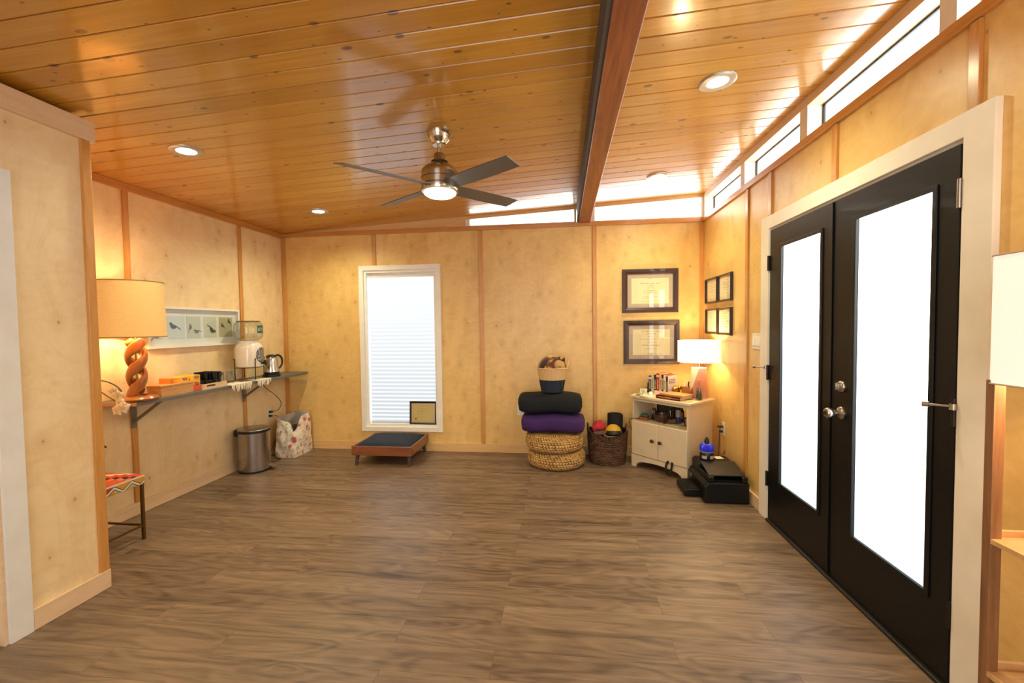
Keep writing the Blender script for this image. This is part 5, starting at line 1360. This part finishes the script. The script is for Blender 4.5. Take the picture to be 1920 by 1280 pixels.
cord('power_cable', 'black cord hanging from the right socket down behind the printer', [(XR-.03, 4.06, .459), (XR-.04, 4.05, .40), (XR-.05, 4.03, .30), (XR-.08, 3.97, .20), (XR-.12, 3.95, .06), (XR-.2, 3.93, .01)], .004, ((ox, 4.06, .459), (ox-.045, 4.06, .459)), ((ox, 4.06, .415), (ox-.03, 4.06, .415)))
cord('thin_cable', 'thin loose cable curling beside the wall behind the printer', [(XR-.04, 4.0, .12), (XR-.03, 3.95, .25), (XR-.05, 3.9, .28), (XR-.07, 3.93, .2), (XR-.05, 3.98, .1), (XR-.06, 4.03, .02)], .002)

# ------------------------------------------------------------------ shelf floor lamp at the right
lx0, lx1, ly0, ly1 = 1.150, 1.410, 1.05, 1.31
t = thing('floor_lamp', 'wooden shelf floor lamp with square white shade beside the black doors', 'floor lamp', ((lx0+lx1)/2, (ly0+ly1)/2, 0))
hx, hy = .13, .13
M_OAK = wood('red_oak', '#9c6e46', '#704a2e', 'z', 1, .5, .1); M_OAKX = wood('oak_shelf', '#dbb07c', '#c4935c', 'x', 1, .5, .1)
for sx_ in (-1, 1):
    for sy_ in (-1, 1): bx((min(sx_*hx, sx_*(hx-.028)), min(sy_*hy, sy_*(hy-.024)), 0), (max(sx_*hx, sx_*(hx-.028)), max(sy_*hy, sy_*(hy-.024)), 1.235)).obj('post', M_OAK, t, bevel=.001)
for z in (.06, .42, .79):
    b = bx((-hx+.0005, -hy+.0005, z), (hx-.0005, hy-.0005, z+.013)); b.box((-hx+.028, hy-.012, z+.013), (hx-.028, hy-.002, z+.03)); b.obj('shelf', M_OAKX, t, smooth=False)
def rr(r, z, hw, n=6):
    pts = []
    for cx_, cy_, a0_ in ((hw-r, hw-r, 0), (-hw+r, hw-r, PI/2), (-hw+r, -hw+r, PI), (hw-r, -hw+r, 3*PI/2)):
        for i in range(n+1): a = a0_+PI/2*i/n; pts.append(Vector((cx_+r*math.cos(a), cy_+r*math.sin(a), z)))
    return pts
b = B(); rgs = [[b.b.verts.new(p) for p in rr(.02, z, .131)] for z in (1.225, 1.57)]
for k in range(len(rgs[0])): b.b.faces.new((rgs[0][k], rgs[0][(k+1) % len(rgs[0])], rgs[1][(k+1) % len(rgs[0])], rgs[1][k]))
b.obj('lamp_shade', shade_white('pale_square_shade', '#f6ece2', (1, .86, .74, 1), .60), t)
for z in (1.226, 1.569): B().tube(rr(.02, z, .1315), .0025, 6, closed=True).obj('shade_rim', plain('#c9b49c', .7), t)
B().ball((0, 0, 1.40), .03).obj('bulb', glow('bulb_floor_lamp', (1, .8, .55, 1), 10), t)
light('POINT', ((lx0+lx1)/2, (ly0+ly1)/2, 1.33), 8, (1, .74, .45), .04)
o = B().lathe([(.0001, 0), (.03, 0), (.043, .012), (.05, .04), (.044, .068), (.03, .08), (.028, .08), (.041, .066), (.047, .04), (.04, .014), (.0001, .008)], 28).obj('glass_votive', M_CLEAR, None, loc=(1.262, 1.215, .8035)); tag(o, 'round clear glass votive on the floor lamp shelf', 'glass bowl')

# ------------------------------------------------------------------ daylight world, added fill, camera
w = bpy.data.worlds.new('overcast'); sc.world = w; w.use_nodes = True
bg = w.node_tree.nodes['Background']; bg.inputs[0].default_value = (.90, .96, 1, 1); bg.inputs[1].default_value = 9
# added cool fill at the rear wall, standing in for daylight; no windows there
light('AREA', (-.6, YF+.05, 1.5), 80, (.88, .95, 1), 2.4, (PI/2, 0, 0))

f_px, pitch, roll, yaw, hcam = 802.0836, -.0363, -.0119, .1179, 1.3965
cyw, syw, cp, sp_, crl, srl = math.cos(yaw), math.sin(yaw), math.cos(pitch), math.sin(pitch), math.cos(roll), math.sin(roll)
fw = Vector((-syw*cp, cyw*cp, sp_)); r = Vector((cyw, syw, 0)); up = r.cross(fw)
r2 = r*crl + up*srl; u2 = -r*srl + up*crl
cd = bpy.data.cameras.new('camera'); cd.sensor_width = 36; cd.sensor_fit = 'HORIZONTAL'; cd.lens = f_px*36/1920; cd.clip_start = .05
cam = bpy.data.objects.new('camera', cd); C.objects.link(cam)
cam.matrix_world = Matrix(((r2.x, u2.x, -fw.x, 0), (r2.y, u2.y, -fw.y, 0), (r2.z, u2.z, -fw.z, hcam), (0, 0, 0, 1)))
sc.camera = cam
sc.view_settings.view_transform = 'Standard'; sc.view_settings.look = 'None'; sc.view_settings.exposure = .12
sc.cycles.use_denoising = True
sc.cycles.sample_clamp_indirect = 6
sc.cycles.use_adaptive_sampling = True; sc.cycles.adaptive_threshold = .05; sc.cycles.max_bounces = 6; sc.cycles.diffuse_bounces = 4; sc.cycles.glossy_bounces = 3; sc.cycles.transmission_bounces = 4; sc.cycles.transparent_max_bounces = 8
sc.cycles.caustics_reflective = False; sc.cycles.caustics_refractive = False
